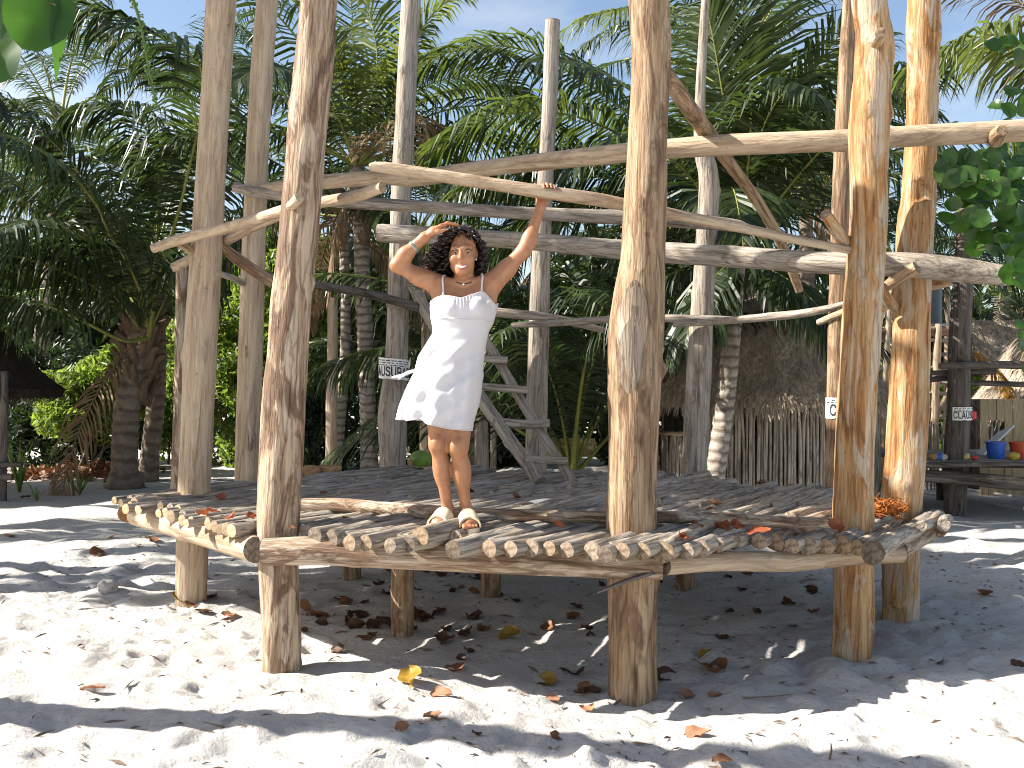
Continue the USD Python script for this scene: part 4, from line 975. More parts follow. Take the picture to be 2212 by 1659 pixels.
seen_frond(palm_a, [A_, (230, 620, 14.6), (130, 540, 14.2), (20, 520, 14), (-90, 580, 14)], 27, n=100, leaf=1.2, hang=1.2, width=.045)
B_ = (772, 360, 14.6)
seen_frond(palm_b, [B_, (763, 311, 14.4), (738, 196, 14.2), (716, 157, 14.1), (690, 80, 14), (650, 20, 14)], 28, n=90, leaf=.9, hang=.4, mat='young_palm_leaf', thick=1.3)
seen_frond(palm_b, [B_, (800, 250, 14.4), (815, 120, 14.3), (790, 0, 14.2), (760, -90, 14.2)], 29, n=90, leaf=1.0, hang=.5, mat='young_palm_leaf')
seen_frond(palm_b, [B_, (850, 230, 14.2), (906, 73, 14), (968, 0, 14), (1040, -40, 14)], 30, n=80, leaf=.8, hang=.5, mat='young_palm_leaf', start=.35, thick=1.5)
seen_frond(palm_b, [B_, (830, 300, 13.6), (892, 256, 13.3), (917, 262, 13.2), (920, 308, 13.2), (905, 345, 13.2)], 31, n=60, leaf=.7, hang=.8, mat='dry_palm_leaf', label='grey withered frond curling by the grey post')
for k, (px, py, y) in enumerate(((630, 450, 22), (900, 500, 23), (1180, 540, 24), (-60, 480, 27), (1480, 500, 23))):
    palm(['palm in the back row between the two pale posts', 'palm in the back row above the grey post with the notice', 'palm in the back row right of the woman', 'palm in the back row at the far left edge', 'palm in the back row left of the forked post'][k], on(px, y), P(px, py, y), 12, 4.2, 120 + k, leaf=.9, trunk=(.18, .14), el=(-.3, 1.25), hang=.7, dead=1, nl=46, width=.055)
# palms standing out of the frame on the left, whose shade falls into it
palm('leaning palm out of frame at the left whose trunk shades the foreground', (-3.9, 4.93, 0), (-5.1, 3.8, 5.2), 6, 2.8, 131, az=(np.pi * 1.25, np.pi * 1.75), el=(.0, .7), trunk=(.17, .14), nl=44, width=.05)
palm('palm out of frame at the left, nearest the deck', (-7.3, 8.6, 0), (-7.0, 8.2, 5.6), 17, 2.5, 132, trunk=(.15, .12), el=(-.3, 1.3), nl=50, width=.07)
palm('palm out of frame at the left, with a high small crown', (-6.9, 7.6, 0), (-6.4, 7.45, 6.9), 18, 1.9, 135, trunk=(.13, .10), el=(-.4, 1.3), nl=44, width=.07, leaf=.7)
palm('palm out of frame at the left, farther back', (-8.9, 11.0, 0), (-8.6, 10.6, 5.4), 16, 3.4, 133, trunk=(.17, .14), el=(-.2, 1.3), nl=50, width=.07)
palm('taller palm out of frame at the far left', (-9.4, 8.0, 0), (-9.2, 7.9, 7.9), 15, 2.6, 134, trunk=(.15, .12), el=(-.3, 1.2), nl=50, width=.07)


def leaves(p, size, g, elong=1.6, face=None):
    """One small folded leaf at each point."""
    n = len(p)
    a = g.normal(0, 1, (n, 3)) + (np.array([0, 0, .5]) if face is None else face)
    a /= np.linalg.norm(a, axis=1, keepdims=True)
    b = np.cross(a, g.normal(0, 1, (n, 3))); b /= np.linalg.norm(b, axis=1, keepdims=True)
    c = np.cross(a, b)
    s = size * g.uniform(.6, 1.3, n)[:, None]
    v = np.stack([p - b * s * elong, p + c * s * .6 + a * s * .18, p + b * s * elong, p - c * s * .6 + a * s * .18], 1).reshape(-1, 3)
    k = np.arange(n)[:, None] * 4
    return v, np.vstack([k + [0, 1, 2], k + [0, 2, 3]])


def shrub(label, c, size, n, leaf, mat, seed, cat='shrub', group=None, clumps=26, stems=7):
    g = np.random.default_rng(seed)
    c, size = np.asarray(c, float), np.asarray(size, float)
    t = thing('shrub', label, cat, (c[0], c[1], 0), group=group)
    d = g.normal(0, 1, (clumps, 3)); d /= np.linalg.norm(d, axis=1, keepdims=True)
    cl = c + d * size * g.uniform(.35, 1.0, clumps)[:, None]
    cl[:, 2] = np.maximum(cl[:, 2], .12)
    which = g.integers(0, clumps, n)
    r = size.mean() * g.uniform(.22, .42, clumps)
    q = g.normal(0, 1, (n, 3)); q /= np.linalg.norm(q, axis=1, keepdims=True)
    p = cl[which] + q * (r[which] * g.uniform(.3, 1.0, n) ** .5)[:, None]
    p[:, 2] = np.maximum(p[:, 2], .03)
    fo = mesh('foliage', leaves(p, leaf, g), mat, t, smooth=False)
    fo.prim.SetCustomDataByKey('kind', 'stuff')
    for k in range(stems):
        e = cl[g.integers(clumps)]
        b = np.array([c[0] + g.normal(0, .15), c[1] + g.normal(0, .15), -.05])
        mesh('stem', tube(spline([b, (b + e) / 2 + g.normal(0, .1, 3), e], 8), np.linspace(.03, .01, 8), 5), 'stem', t)
    return t


def SH(label, px, y, zc, w, h, n, leaf, mat, seed, **k):
    p = on(px, y, zc)
    shrub(label, p, (w, w * .7, h), n, leaf, mat, seed, **k)


SH('sunlit bright green shrub between the left palm and the first pale post', 372, 19.6, 1.5, 1.0, 1.8, 6500, .05, 'shrub_leaf', 201)
SH('sunlit bright green shrub between the two pale posts', 500, 19.4, 1.8, .95, 2.0, 6500, .05, 'shrub_leaf', 202)
SH('leafy green bush behind the left front post', 610, 19.0, 1.8, 1.1, 2.0, 7000, .055, 'shrub_leaf', 203)
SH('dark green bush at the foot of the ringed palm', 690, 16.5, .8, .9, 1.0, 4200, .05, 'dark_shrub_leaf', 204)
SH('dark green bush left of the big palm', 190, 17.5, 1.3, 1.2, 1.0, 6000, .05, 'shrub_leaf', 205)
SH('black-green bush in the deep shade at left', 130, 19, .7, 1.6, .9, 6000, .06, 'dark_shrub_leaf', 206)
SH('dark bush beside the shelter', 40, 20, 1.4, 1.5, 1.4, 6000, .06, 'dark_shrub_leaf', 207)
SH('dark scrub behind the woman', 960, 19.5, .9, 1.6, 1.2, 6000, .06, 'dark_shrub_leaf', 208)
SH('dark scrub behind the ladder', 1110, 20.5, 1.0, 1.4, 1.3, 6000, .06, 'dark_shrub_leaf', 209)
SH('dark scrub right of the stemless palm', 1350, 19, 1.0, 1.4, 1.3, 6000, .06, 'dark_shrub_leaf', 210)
SH('green bush behind the scaffold', 1960, 21, 1.2, 1.3, 1.4, 6000, .06, 'shrub_leaf', 211)
SH('green bush between scaffold and second platform', 2080, 19.5, .8, .8, .9, 4000, .05, 'shrub_leaf', 212)
SH('green tree crown behind the smooth pale posts', 600, 19.5, 3.4, 1.2, 1.1, 6000, .065, 'shrub_leaf', 213, cat='tree')

g = np.random.default_rng(77)
n = 52000
x = g.uniform(-24, 24, n); y = g.uniform(25, 32, n)
top = 3.0 + 2.6 * meshkit.noise(np.stack([x * .35, y * .1, 0 * x], -1), 3) + 1.2 * meshkit.noise(np.stack([x * 1.1, y * .3, 0 * x], -1), 4)
top = top - 1.0 * np.exp(-((x - 13) / 4) ** 2)
z = top * g.uniform(0, 1, n) ** .75
p = np.stack([x + g.normal(0, .2, n), y, z], 1)
tag(mesh('forest', leaves(p, .17, g, 1.5), 'forest_leaf', smooth=False), 'dark wood of mixed palms and scrub behind everything', 'forest', kind='stuff')


# ------------------------------------------------------------------ the woman
WY = 5.45                                                   # her depth
U = WY / F                                                  # metres per unit of the picture there


def Q(px, py, d=0.0):
    """A point by the place where it is seen when it stands at her depth, moved straight back by d."""
    p = P(px, py, WY); p[1] += d
    return p


class Field:
    """A signed distance on a grid: round cones and ellipsoids blended together, then meshed by surface nets."""
    def __init__(self, lo, hi, h):
        self.lo, self.h = np.asarray(lo, float), h
        self.n = np.ceil((np.asarray(hi) - lo) / h).astype(int) + 1
        self.d = np.full(self.n, .2, np.float32)

    def _box(self, lo, hi):
        a = np.clip(np.floor((lo - self.lo) / self.h).astype(int), 0, self.n)
        b = np.clip(np.ceil((hi - self.lo) / self.h).astype(int) + 1, 0, self.n)
        ax = [self.lo[k] + self.h * np.arange(a[k], b[k]) for k in range(3)]
        return tuple(slice(a[k], b[k]) for k in range(3)), np.meshgrid(*ax, indexing='ij', sparse=True)

    def _blend(self, sl, d, k):
        o = self.d[sl]
        h = np.maximum(k - np.abs(o - d), 0) / k
        self.d[sl] = np.minimum(o, d) - h * h * k * .25

    def cone(self, a, b, ra, rb=None, k=.03, flat=1.0):
        """flat < 1 squeezes it front to back."""
        a, b = np.asarray(a, float), np.asarray(b, float); rb = ra if rb is None else rb
        m = max(ra, rb) + k + .02
        sl, (X, Y, Z) = self._box(np.minimum(a, b) - m, np.maximum(a, b) + m)
        ba = b - a; L = max(ba @ ba, 1e-9)
        t = np.clip(((X - a[0]) * ba[0] + (Y - a[1]) * ba[1] + (Z - a[2]) * ba[2]) / L, 0, 1)
        d = np.sqrt((X - a[0] - t * ba[0]) ** 2 + ((Y - a[1] - t * ba[1]) / flat) ** 2 + (Z - a[2] - t * ba[2]) ** 2) - (ra + t * (rb - ra))
        self._blend(sl, d.astype(np.float32), k)

    def ball(self, c, r, k=.03, rot=None):
        c, r = np.asarray(c, float), np.broadcast_to(r, (3,)).astype(float)
        m = r.max() + k + .02
        sl, (X, Y, Z) = self._box(c - m, c + m)
        x, y, z = X - c[0], Y - c[1], Z - c[2]
        if rot is not None:
            x, y, z = (rot[0, j] * x + rot[1, j] * y + rot[2, j] * z for j in range(3))
        k0 = np.sqrt((x / r[0]) ** 2 + (y / r[1]) ** 2 + (z / r[2]) ** 2)
        k1 = np.sqrt((x / r[0] ** 2) ** 2 + (y / r[1] ** 2) ** 2 + (z / r[2] ** 2) ** 2)
        d = k0 * (k0 - 1) / np.maximum(k1, 1e-6)
        self._blend(sl, d.astype(np.float32), k)

    def carve(self, c, r, k=.01):
        c = np.asarray(c, float); r = np.broadcast_to(r, (3,)).astype(float); m = r.max() + k + .01
        sl, (X, Y, Z) = self._box(c - m, c + m)
        k0 = np.sqrt(((X - c[0]) / r[0]) ** 2 + ((Y - c[1]) / r[1]) ** 2 + ((Z - c[2]) / r[2]) ** 2)
        d = -((k0 - 1) * r.min()).astype(np.float32)
        o = self.d[sl]; h = np.maximum(k - np.abs(o - d), 0) / k
        self.d[sl] = np.maximum(o, d) + h * h * k * .25

    def at(self, p):
        from scipy.ndimage import map_coordinates
        return map_coordinates(self.d, ((np.asarray(p) - self.lo) / self.h).T, order=1, mode='nearest')

    def grad(self, p):
        e = self.h
        g = np.stack([self.at(p + e * np.eye(3)[k]) - self.at(p - e * np.eye(3)[k]) for k in range(3)], 1)
        return g / np.maximum(np.linalg.norm(g, axis=1, keepdims=True), 1e-9)

    def front(self, px, py, lift=0.0):
        """Where her surface, as seen from the front, lies behind a place of the picture."""
        for dd in np.arange(-.35, .25, .002):
            p = P(px, py, WY + dd)
            if self.at(p[None])[0] < 0:
                return p + self.grad(p[None])[0] * lift
        return Q(px, py)

    def surface(self):
        d = self.d; ins = d < 0
        n = np.array(d.shape)
        c = np.zeros(n - 1, np.int8)
        for o in np.ndindex(2, 2, 2):
            c += ins[o[0]:n[0] - 1 + o[0], o[1]:n[1] - 1 + o[1], o[2]:n[2] - 1 + o[2]]
        cells = np.argwhere((c > 0) & (c < 8))
        idx = np.full(n - 1, -1, np.int64); idx[tuple(cells.T)] = np.arange(len(cells))
        s, w = np.zeros((len(cells), 3)), np.zeros(len(cells))
        corners = list(np.ndindex(2, 2, 2))
        for a in corners:
            for k in range(3):
                if a[k]:
                    continue
                b = list(a); b[k] = 1
                da = d[tuple((cells + a).T)]; db = d[tuple((cells + b).T)]
                x = (da < 0) != (db < 0)
                t = np.where(x, da / np.where(x, da - db, 1), 0)
                p = np.asarray(a, float) + np.eye(3)[k] * t[:, None]
                s += p * x[:, None]; w += x
        v = self.lo + (cells + s / w[:, None]) * self.h
        F_ = []
        for k in range(3):
            i, j = (k + 1) % 3, (k + 2) % 3
            e = [slice(None)] * 3; e2 = [slice(None)] * 3
            e[k] = slice(0, n[k] - 1); e2[k] = slice(1, n[k])
            x = ins[tuple(e)] != ins[tuple(e2)]
            q = np.argwhere(x); flip = ins[tuple(e)][tuple(q.T)]
            ok = (q[:, i] > 0) & (q[:, j] > 0) & (q[:, i] < n[i] - 1) & (q[:, j] < n[j] - 1)
            q, flip = q[ok], flip[ok]
            di, dj = np.eye(3, dtype=int)[i], np.eye(3, dtype=int)[j]
            vs = [idx[tuple((q - a).T)] for a in (0 * di, di, di + dj, dj)]
            quad = np.stack(vs, 1)
            quad = np.where(flip[:, None], quad[:, ::-1], quad)
            F_.append(quad)
        f = np.vstack(F_)
        f = f[(f >= 0).all(1)]
        f = f[:, ::-1]
        return v, np.vstack([f[:, [0, 1, 2]], f[:, [0, 2, 3]]])


lo, hi = Q(828, 1158, -.40), Q(1222, 470, .30)
hi[2] = Q(0, 380)[2]
B = Field(lo, hi, .0042)
# trunk
B.cone(Q(958, 622, .02), Q(1056, 618, .02), .047, .047, .05)
B.cone(Q(968, 655, .01), Q(1038, 652, .01), .088, .088, .06, .95)
B.cone(Q(968, 690, .01), Q(1030, 690, .01), .082, .082, .06, .95)
B.cone(Q(965, 740, .01), Q(1012, 740, .01), .078, .078, .06, .95)
B.cone(Q(942, 800, .01), Q(1000, 805, .01), .098, .098, .07)
B.ball(Q(978, 668, -.075), .052, .04); B.ball(Q(1028, 666, -.075), .052, .04)
B.cone(Q(1003, 634, .03), Q(1003, 590, .005), .050, .047, .035)
B.cone(Q(1001, 612, -.035), Q(962, 606, -.015), .010, .010, .03); B.cone(Q(1005, 612, -.035), Q(1044, 602, -.015), .010, .010, .03)
B.cone(Q(1018, 575, .01), Q(1005, 612, -.030), .012, .012, .03); B.cone(Q(985, 577, .01), Q(1000, 612, -.030), .012, .012, .03)
# head
B.ball(Q(1001, 540, .012), (.071, .092, .098), .02)
B.ball(Q(999, 558, -.030), (.062, .066, .085), .03)
B.ball(Q(998.5, 585, -.068), (.026, .024, .024), .03)
B.ball(Q(980, 564, -.066), (.020, .020, .020), .025); B.ball(Q(1017, 563, -.066), (.020, .020, .020), .025)
B.cone(Q(985, 578, -.035), Q(998, 588, -.06), .022, .020, .03); B.cone(Q(1013, 577, -.035), Q(999, 588, -.06), .022, .020, .03)
B.cone(Q(997.5, 546, -.098), Q(996.8, 561, -.116), .007, .010, .012)
B.ball(Q(996.8, 563, -.113), (.015, .012, .009), .008)
B.cone(Q(980, 541, -.082), Q(991, 542, -.088), .009, .009, .03); B.cone(Q(1005, 541.5, -.088), Q(1016, 539.5, -.080), .009, .009, .03)
B.carve(Q(985, 548.5, -.105), (.014, .012, .008), .008); B.carve(Q(1010, 547.5, -.105), (.014, .012, .008), .008)
B.carve(Q(998, 575.5, -.112), (.022, .014, .007), .006)
B.ball(Q(1030, 549, .012), (.008, .016, .026), .008); B.ball(Q(971.5, 551, .012), (.008, .016, .026), .008)
# her right arm, bent over her head
B.cone(Q(950, 618, .015), Q(930, 607, .01), .052, .048, .05)
B.cone(Q(940, 612, .01), Q(860, 575, -.03), .048, .037, .03)
B.ball(Q(908, 600, -.005), (.05, .046, .040), .04)
B.cone(Q(860, 574, -.03), Q(878, 552, -.045), .036, .038, .03)
B.cone(Q(876, 554, -.045), Q(918, 517, -.06), .038, .0255, .03)
# hand: palm, four fingers reaching into the hair, thumb below
B.cone(Q(918, 517, -.06), Q(938, 503, -.06), .025, .026, .02)
B.cone(Q(938, 503, -.088), Q(955, 494, -.088), .013, .012, .02); B.cone(Q(938, 502, -.065), Q(957, 492.5, -.065), .013, .012, .02); B.cone(Q(938, 502, -.042), Q(956, 492.5, -.042), .013, .012, .02); B.cone(Q(938, 503, -.026), Q(953, 494, -.024), .012, .011, .02)
for d_, e_, f_, r_ in ((-.088, 973, 986, .0080), (-.067, 976, 990, .0084), (-.045, 974, 988, .0082), (-.024, 969, 981, .0074)):
    B.cone(Q(955, 493.5, d_), Q(e_ - 4, 486.5, d_ + .002), r_ + .001, r_, .008)
    B.cone(Q(e_ - 4, 486.5, d_ + .002), Q(f_ + 1, 489.5, d_ + .012), r_, r_ - .0018, .006)
B.cone(Q(932, 510, -.085), Q(949, 507, -.098), .013, .0105, .015); B.cone(Q(949, 507, -.098), Q(965, 502, -.096), .0100, .0078, .008)
# her left arm, up to the rail
B.cone(Q(1056, 614, .015), Q(1074, 602, .015), .052, .048, .05)
B.cone(Q(1066, 608, .015), Q(1132, 541, .02), .048, .037, .03)
B.ball(Q(1094, 582, .02), (.046, .044, .046), .04)
B.cone(Q(1132, 542, .02), Q(1145, 512, .03), .036, .037, .03)
B.cone(Q(1143, 518, .03), Q(1169, 441, .062), .037, .0245, .03)
# hand: palm behind the rail, fingers bent over it, thumb up beside
B.cone(Q(1169, 441, .064), Q(1172, 428, .072), .025, .026, .02)
for k_, (x0_, x1_) in enumerate(((1164, 1170), (1171, 1178), (1178, 1186), (1184, 1193))):
    B.cone(Q(1169 + 3.0 * k_, 430, .072), Q(x1_, 411, .072), .0125, .0115, .015)
    r_ = (.0085, .0088, .0084, .0074)[k_]; hz = (0, -1.5, 0, 2.5)[k_]
    B.cone(Q(x1_, 411, .070), Q(x1_ + 2, 397 + hz, .040), r_ + .0012, r_ + .0003, .008)
    B.cone(Q(x1_ + 2, 397 + hz, .040), Q(x1_ + 4, 398 + hz, .008), r_ + .0003, r_ - .0005, .006)
    B.cone(Q(x1_ + 4, 398 + hz, .008), Q(x1_ + 5, 406 + hz, -.016), r_ - .0005, r_ - .002, .006)
B.cone(Q(1166, 432, .066), Q(1159, 412, .062), .0125, .0115, .015); B.cone(Q(1159, 412, .062), Q(1157, 394, .046), .0105, .0078, .008)
# legs
B.cone(Q(948, 815, .01), Q(948, 945, -.035), .085, .054, .05)
B.cone(Q(1000, 818, .01), Q(993, 950, -.055), .085, .057, .05)
B.ball(Q(948, 958, -.055), (.045, .045, .055), .03); B.ball(Q(991, 963, -.075), (.047, .045, .058), .03)
B.ball(Q(946, 956, -.088), (.026, .02, .030), .03); B.ball(Q(988, 962, -.108), (.026, .02, .030), .03)
B.cone(Q(948, 965, -.04), Q(966, 1098, .025), .0435, .028, .03)
B.cone(Q(992, 970, -.06), Q(1006, 1098, .015), .045, .029, .03)
B.ball(Q(954, 1010, .008), (.043, .050, .082), .04); B.ball(Q(999, 1016, -.010), (.044, .051, .086), .04)
B.cone(Q(966, 1098, .025), Q(968, 1118, .03), .0295, .030, .02); B.cone(Q(1006, 1098, .015), Q(1007, 1120, .02), .0305, .030, .02)
FEET = []
for ax, ay, ad, dx, sgn in ((968, 1126, .03, -.36, 1), (1008, 1128, .02, .16, -1)):
    h0 = Q(ax, ay, ad); dirf = np.array([math.sin(dx), -math.cos(dx), 0]); sd = np.array([dirf[1], -dirf[0], 0]) * -1
    sole = Q(0, 1143)[2] if ax < 1000 else Q(0, 1146)[2]
    sole += .030
    hz = h0.copy(); hz[2] = sole + .03
    B.cone(h0 + [0, 0, .02], hz - dirf * .025, .030, .030, .02)
    ball_ = hz + dirf * .125; ball_[2] = sole + .022
    B.cone(hz + [0, 0, .012], ball_, .032, .022, .025)
    B.cone(ball_ - sd * .028, ball_ + sd * .028, .018, .018, .02)
    for t_ in range(5):
        o_ = (t_ - 2) * .0165 * sgn
        l_ = (.052, .050, .044, .037, .029)[t_]; r_ = (.0115, .0085, .008, .0075, .0075)[t_]
        b_ = ball_ - sd * o_ * 1.0 + dirf * .005; b_[2] = sole + .016
        e_ = b_ + dirf * l_ + [0, 0, -.006]
        B.cone(b_, e_, r_ + .001, r_, .006)
    FEET.append((hz, dirf, sd, sole, sgn))
bv, bf = B.surface()
woman = thing('person', 'woman in a short white sundress, one hand gripping a rail, the other in her hair', 'person', Q(988, 1146) * [1, 1, 1])
body = mesh('body', (bv, bf), 'skin', woman, smooth=True)
# face
for ex, ey in ((985, 548.0), (1010, 547.2)):
    c = B.front(ex, ey) + [0, .0088, 0]
    m = trimesh.creation.icosphere(3, .0120); m.apply_scale([1, 1, .62]); m.apply_translation(c)
    e = mesh('eye', m, 'eye_white', woman)
    m = trimesh.creation.icosphere(2, .0066); m.apply_scale([1, .55, 1]); m.apply_translation(c + [0, -.0092, .0006])
    mesh('iris', m, 'eye_dark', e)
    up_ = [c + [math.cos(a) * .0132, -.0102 + .004 * abs(math.cos(a)), math.sin(a) * .0058 + .001] for a in np.linspace(.1, 3.04, 9)]
    mesh('eyelash', tube(np.array(up_), .0024, 5), 'eye_dark', e)
for pts in ([(976.5, 543.5), (982, 539.5), (990, 541)], [(1004.5, 540.5), (1011, 537.6), (1018.5, 541)]):
    c = spline([B.front(a, b, .0012) for a, b in pts], 9)
    mesh('eyebrow', tube(c, np.interp(np.arange(9), [0, 3, 8], [.002, .0040, .0034]), 6), 'hair', woman)
lipu = spline([B.front(985.5, 572.4, .0), B.front(992, 573.6, .001), B.front(998, 573.9, .002), B.front(1004, 573.4, .001), B.front(1010.5, 571.8, .0)], 17)
lipl = spline([B.front(985.5, 572.8, .0), B.front(991, 578.6, .001), B.front(998, 581.0, .002), B.front(1005, 578.3, .001), B.front(1010.5, 572.2, .0)], 17)
taper = np.sin(np.linspace(.12, np.pi - .12, 17)) ** .5
for c, r in ((lipu, .0024), (lipl, .0034)):
    mesh('lip', tube(c, r * taper, 8), 'lip', woman)
yy = min(lipu[8, 1], lipl[8, 1])
tm = np.linspace(.06, .94, 15)
a = np.stack([np.interp(tm, np.linspace(0, 1, 17), lipu[:, k]) for k in range(3)], 1) + [0, -.0012, -.0005]
b = np.stack([np.interp(tm, np.linspace(0, 1, 17), lipl[:, k]) for k in range(3)], 1) + [0, -.0012, .002]
b = a + (b - a) * .8
k = np.arange(14)
mesh('teeth', (np.vstack([a, (a + b) / 2 - [0, .0015, 0], b]), np.vstack([np.stack([k, k + 1, k + 16, k + 15], 1)[:, [0, 1, 2]], np.stack([k, k + 1, k + 16, k + 15], 1)[:, [0, 2, 3]], np.stack([k + 15, k + 16, k + 31, k + 30], 1)[:, [0, 1, 2]], np.stack([k + 15, k + 16, k + 31, k + 30], 1)[:, [0, 2, 3]]])), 'tooth', woman)
# hair
g = np.random.default_rng(5)
HC = Q(1001, 540, .015)
th, ph = np.meshgrid(np.linspace(0, np.pi, 40), np.linspace(0, 2 * np.pi, 64, endpoint=False), indexing='ij')
dn = np.stack([np.sin(th) * np.cos(ph), np.sin(th) * np.sin(ph), np.cos(th)], -1)


def hairline(d):
    """> 0 where hair grows (d: unit directions from the middle of the head; -y is the face)."""
    return np.maximum(d[..., 2] - .74 + .25 * np.abs(d[..., 0] - .05), np.maximum(d[..., 1] + .22 - .35 * np.maximum(-d[..., 2], 0), 0) * 1.0 + np.where(d[..., 1] > -.22, .05, -1))


cap = HC + dn * (np.array([.088, .112, .140]) * (1 + .10 * (meshkit.fbm(dn * 5, 3, 2) - .5))[..., None])
i, j = np.meshgrid(np.arange(39), np.arange(64), indexing='ij')
q = np.stack([i * 64 + j, (i + 1) * 64 + j, (i + 1) * 64 + (j + 1) % 64, i * 64 + (j + 1) % 64], -1).reshape(-1, 4)
keep = (hairline(dn).reshape(-1) > 0)[q].all(1) & (dn[..., 2].reshape(-1) > -.75)[q].all(1)
parts = [(cap.reshape(-1, 3), q[keep])]
for k in range(430):
    while True:
        d = g.normal(0, 1, 3); d /= np.linalg.norm(d)
        if hairline(d) > 0 and d[2] > -.55:
            break
    r0 = HC + d * [.086, .108, .136]
    left_ = d[0] < .1
    L = g.uniform(.13, .24) * (1.10 if left_ else .5) * (.8 if d[2] > .6 else 1)
    n = 16
    v = d * [1.0, .7, .5] + g.normal(0, .25, 3) + [-.15, 0, .1]
    if d[2] > .5:
        v = np.array([(-1.0 if d[0] < .12 else .9) + g.normal(0, .2), d[1] * .6 + .15, .15])
    c = [r0]
    for s in range(n - 1):
        t = s / n
        v = v / np.linalg.norm(v)
        v = v + np.array([-.15 if left_ else -.04, .02, -.28 if left_ else -.36]) + g.normal(0, .05, 3)
        nx = c[-1] + v / np.linalg.norm(v) * L / n
        e = (nx - HC) / np.array([.086, .106, .114]); el = np.linalg.norm(e)
        if el < 1:
            nx = HC + (nx - HC) / el
        if nx[1] < HC[1] - .055 and abs(nx[0] - HC[0] + .004) < .075 and nx[2] < HC[2] + .055:
            nx[0] = HC[0] - .004 + math.copysign(.075, nx[0] - HC[0] + .004); nx[1] += .01
        c.append(nx)
    c = spline(c, 26)
    s = np.linspace(0, 1, 26)
    w = g.uniform(.030, .045); a0 = g.uniform(0, 6.3)
    amp = .013 * np.clip(s * 2.2, 0, 1) * g.uniform(.6, 1.3)
    t_, u_, w_ = frames(c)
    c = c + (np.cos(s * L / w * 6.3 + a0) * amp)[:, None] * u_ + (np.sin(s * L / w * 6.3 + a0) * amp)[:, None] * w_
    parts.append(tube(c, np.interp(s, [0, .2, .8, 1], [.004, .0058, .0048, .0012]) * g.uniform(.7, 1.2), 5, False))
mesh('hair', join(parts), 'hair', woman)
# white sundress
prof = np.array([  # picture y, left, right, half depth, depth of the middle
    (630, 942, 1056, .095, .00), (650, 933, 1064, .112, -.01), (668, 934, 1067, .118, -.012), (690, 937, 1062, .112, -.008), (714, 938, 1057, .108, .0), (735, 925, 1052, .112, .005),
    (770, 903, 1046, .125, .01), (805, 893, 1043, .135, .01), (845, 873, 1041, .145, .005), (880, 860, 1034, .150, .0), (935, 848, 1017, .150, -.005)])
NT, NR = 168, 84
A = np.linspace(0, 2 * np.pi, NT, endpoint=False)
ca, sa = np.cos(A), np.sin(A)                                # sa = -1 faces the camera
top = np.where(sa < 0, 0, 650.0)
xt = (ca + 1) / 2
front_top = np.interp(xt, [0, .10, .20, .5, .82, .90, 1], [650, 644, 641, 648, 634, 633, 660])
top = np.where(sa < -.0, front_top, 656)
xh = (ca + 1) / 2
hem = np.where(sa < .15, np.interp(xh, [0, .05, .12, .30, .37, .55, 1], [904, 906, 907, 902, 912, 921, 929]), np.interp(xh, [0, .3, 1], [906, 910, 926]))
rings = []
for s in np.linspace(0, 1, NR):
    y = top + (hem - top) * s
    xl, xr, dp, dc = (np.interp(y, prof[:, 0], prof[:, k]) for k in (1, 2, 3, 4))
    low = np.clip((y - 745) / 170, 0, 1)
    mid = np.where(y > 770, (xl + 6 * 0 + xr) / 2 + low * 14, (xl + xr) / 2)
    hw = np.where(ca > 0, xr - mid, mid - xl)
    sup = np.sign(sa) * np.abs(sa) ** .85
    x = mid + hw * ca
    d = dc + dp * sup
    # the wind pulls the left side out into a flap behind a deep fold; soft folds elsewhere
    fold = low * (.016 * np.sin(A * 7 + y * .012) + .010 * np.sin(A * 13 - y * .02 + 1))
    crease = np.exp(-((A - np.pi * 1.17) / .11) ** 2) * low
    x = x + crease * 34
    d = d + crease * .085 + fold * np.abs(sa)
    x = x + fold * 60 * np.abs(ca)
    gath = np.exp(-((y - 652) / 16) ** 2) * (sa < 0) * .004 * np.sin(A * 60)
    drape = (.006 * np.sin((x * .9 + y * .75) * .085) + .004 * np.sin((x * .6 + y) * .16 + 2)) * np.clip((y - 700) / 60, 0, 1) * (sa < .3)
    seam = -.004 * np.exp(-((y - (690 + (x - 1000) * .06)) / 2.5) ** 2)
    d = d + (gath + drape + seam) * -np.sign(sa)
    p = np.stack([(x - CX) / F * WY, WY + d, CAM_Z - (y - CY) / F * WY], 1)
    rings.append(p)
D = np.array(rings)
pts = D.reshape(-1, 3)
for it in range(14):
    sd = B.at(pts)
    bad = sd < .0075
    if not bad.any():
        break
    gq = B.grad(pts[bad]); gq[:, 2] *= .2; gq /= np.linalg.norm(gq, axis=1, keepdims=True)
    pts[bad] += gq * np.clip(.0085 - sd[bad], .001, .012)[:, None]
i, j = np.meshgrid(np.arange(NR - 1), np.arange(NT), indexing='ij')
q = np.stack([i * NT + j, (i + 1) * NT + j, (i + 1) * NT + (j + 1) % NT, i * NT + (j + 1) % NT], -1).reshape(-1, 4)[:, ::-1]
dress = mesh('dress', (pts, q[:, [0, 1, 2, 3]] if False else np.vstack([q[:, :3], q[:, [0, 2, 3]]])), 'white_cotton', woman, frame=(Q(988, 1146), np.eye(3)))
DR = pts.reshape(NR, NT, 3)
for row_, rr2, nm_ in ((NR - 1, .0032, 'hem'), (0, .0028, 'neckline')):
    mesh(nm_, tube(np.vstack([DR[row_], DR[row_, :1]]), rr2, 6, False), 'white_cotton', dress)
yr = (top[None] + (hem - top)[None] * np.linspace(0, 1, NR)[:, None])
ks = np.abs(yr - (692 + (ca[None] * 4))).argmin(0)
seam_ = DR[ks, np.arange(NT)] + np.stack([ca * .0, np.sign(sa) * .002, 0 * ca], 1)
mesh('seam', tube(spline(np.vstack([seam_[::4], seam_[:1]]), 120), .0022, 6, False), 'white_cotton', dress)
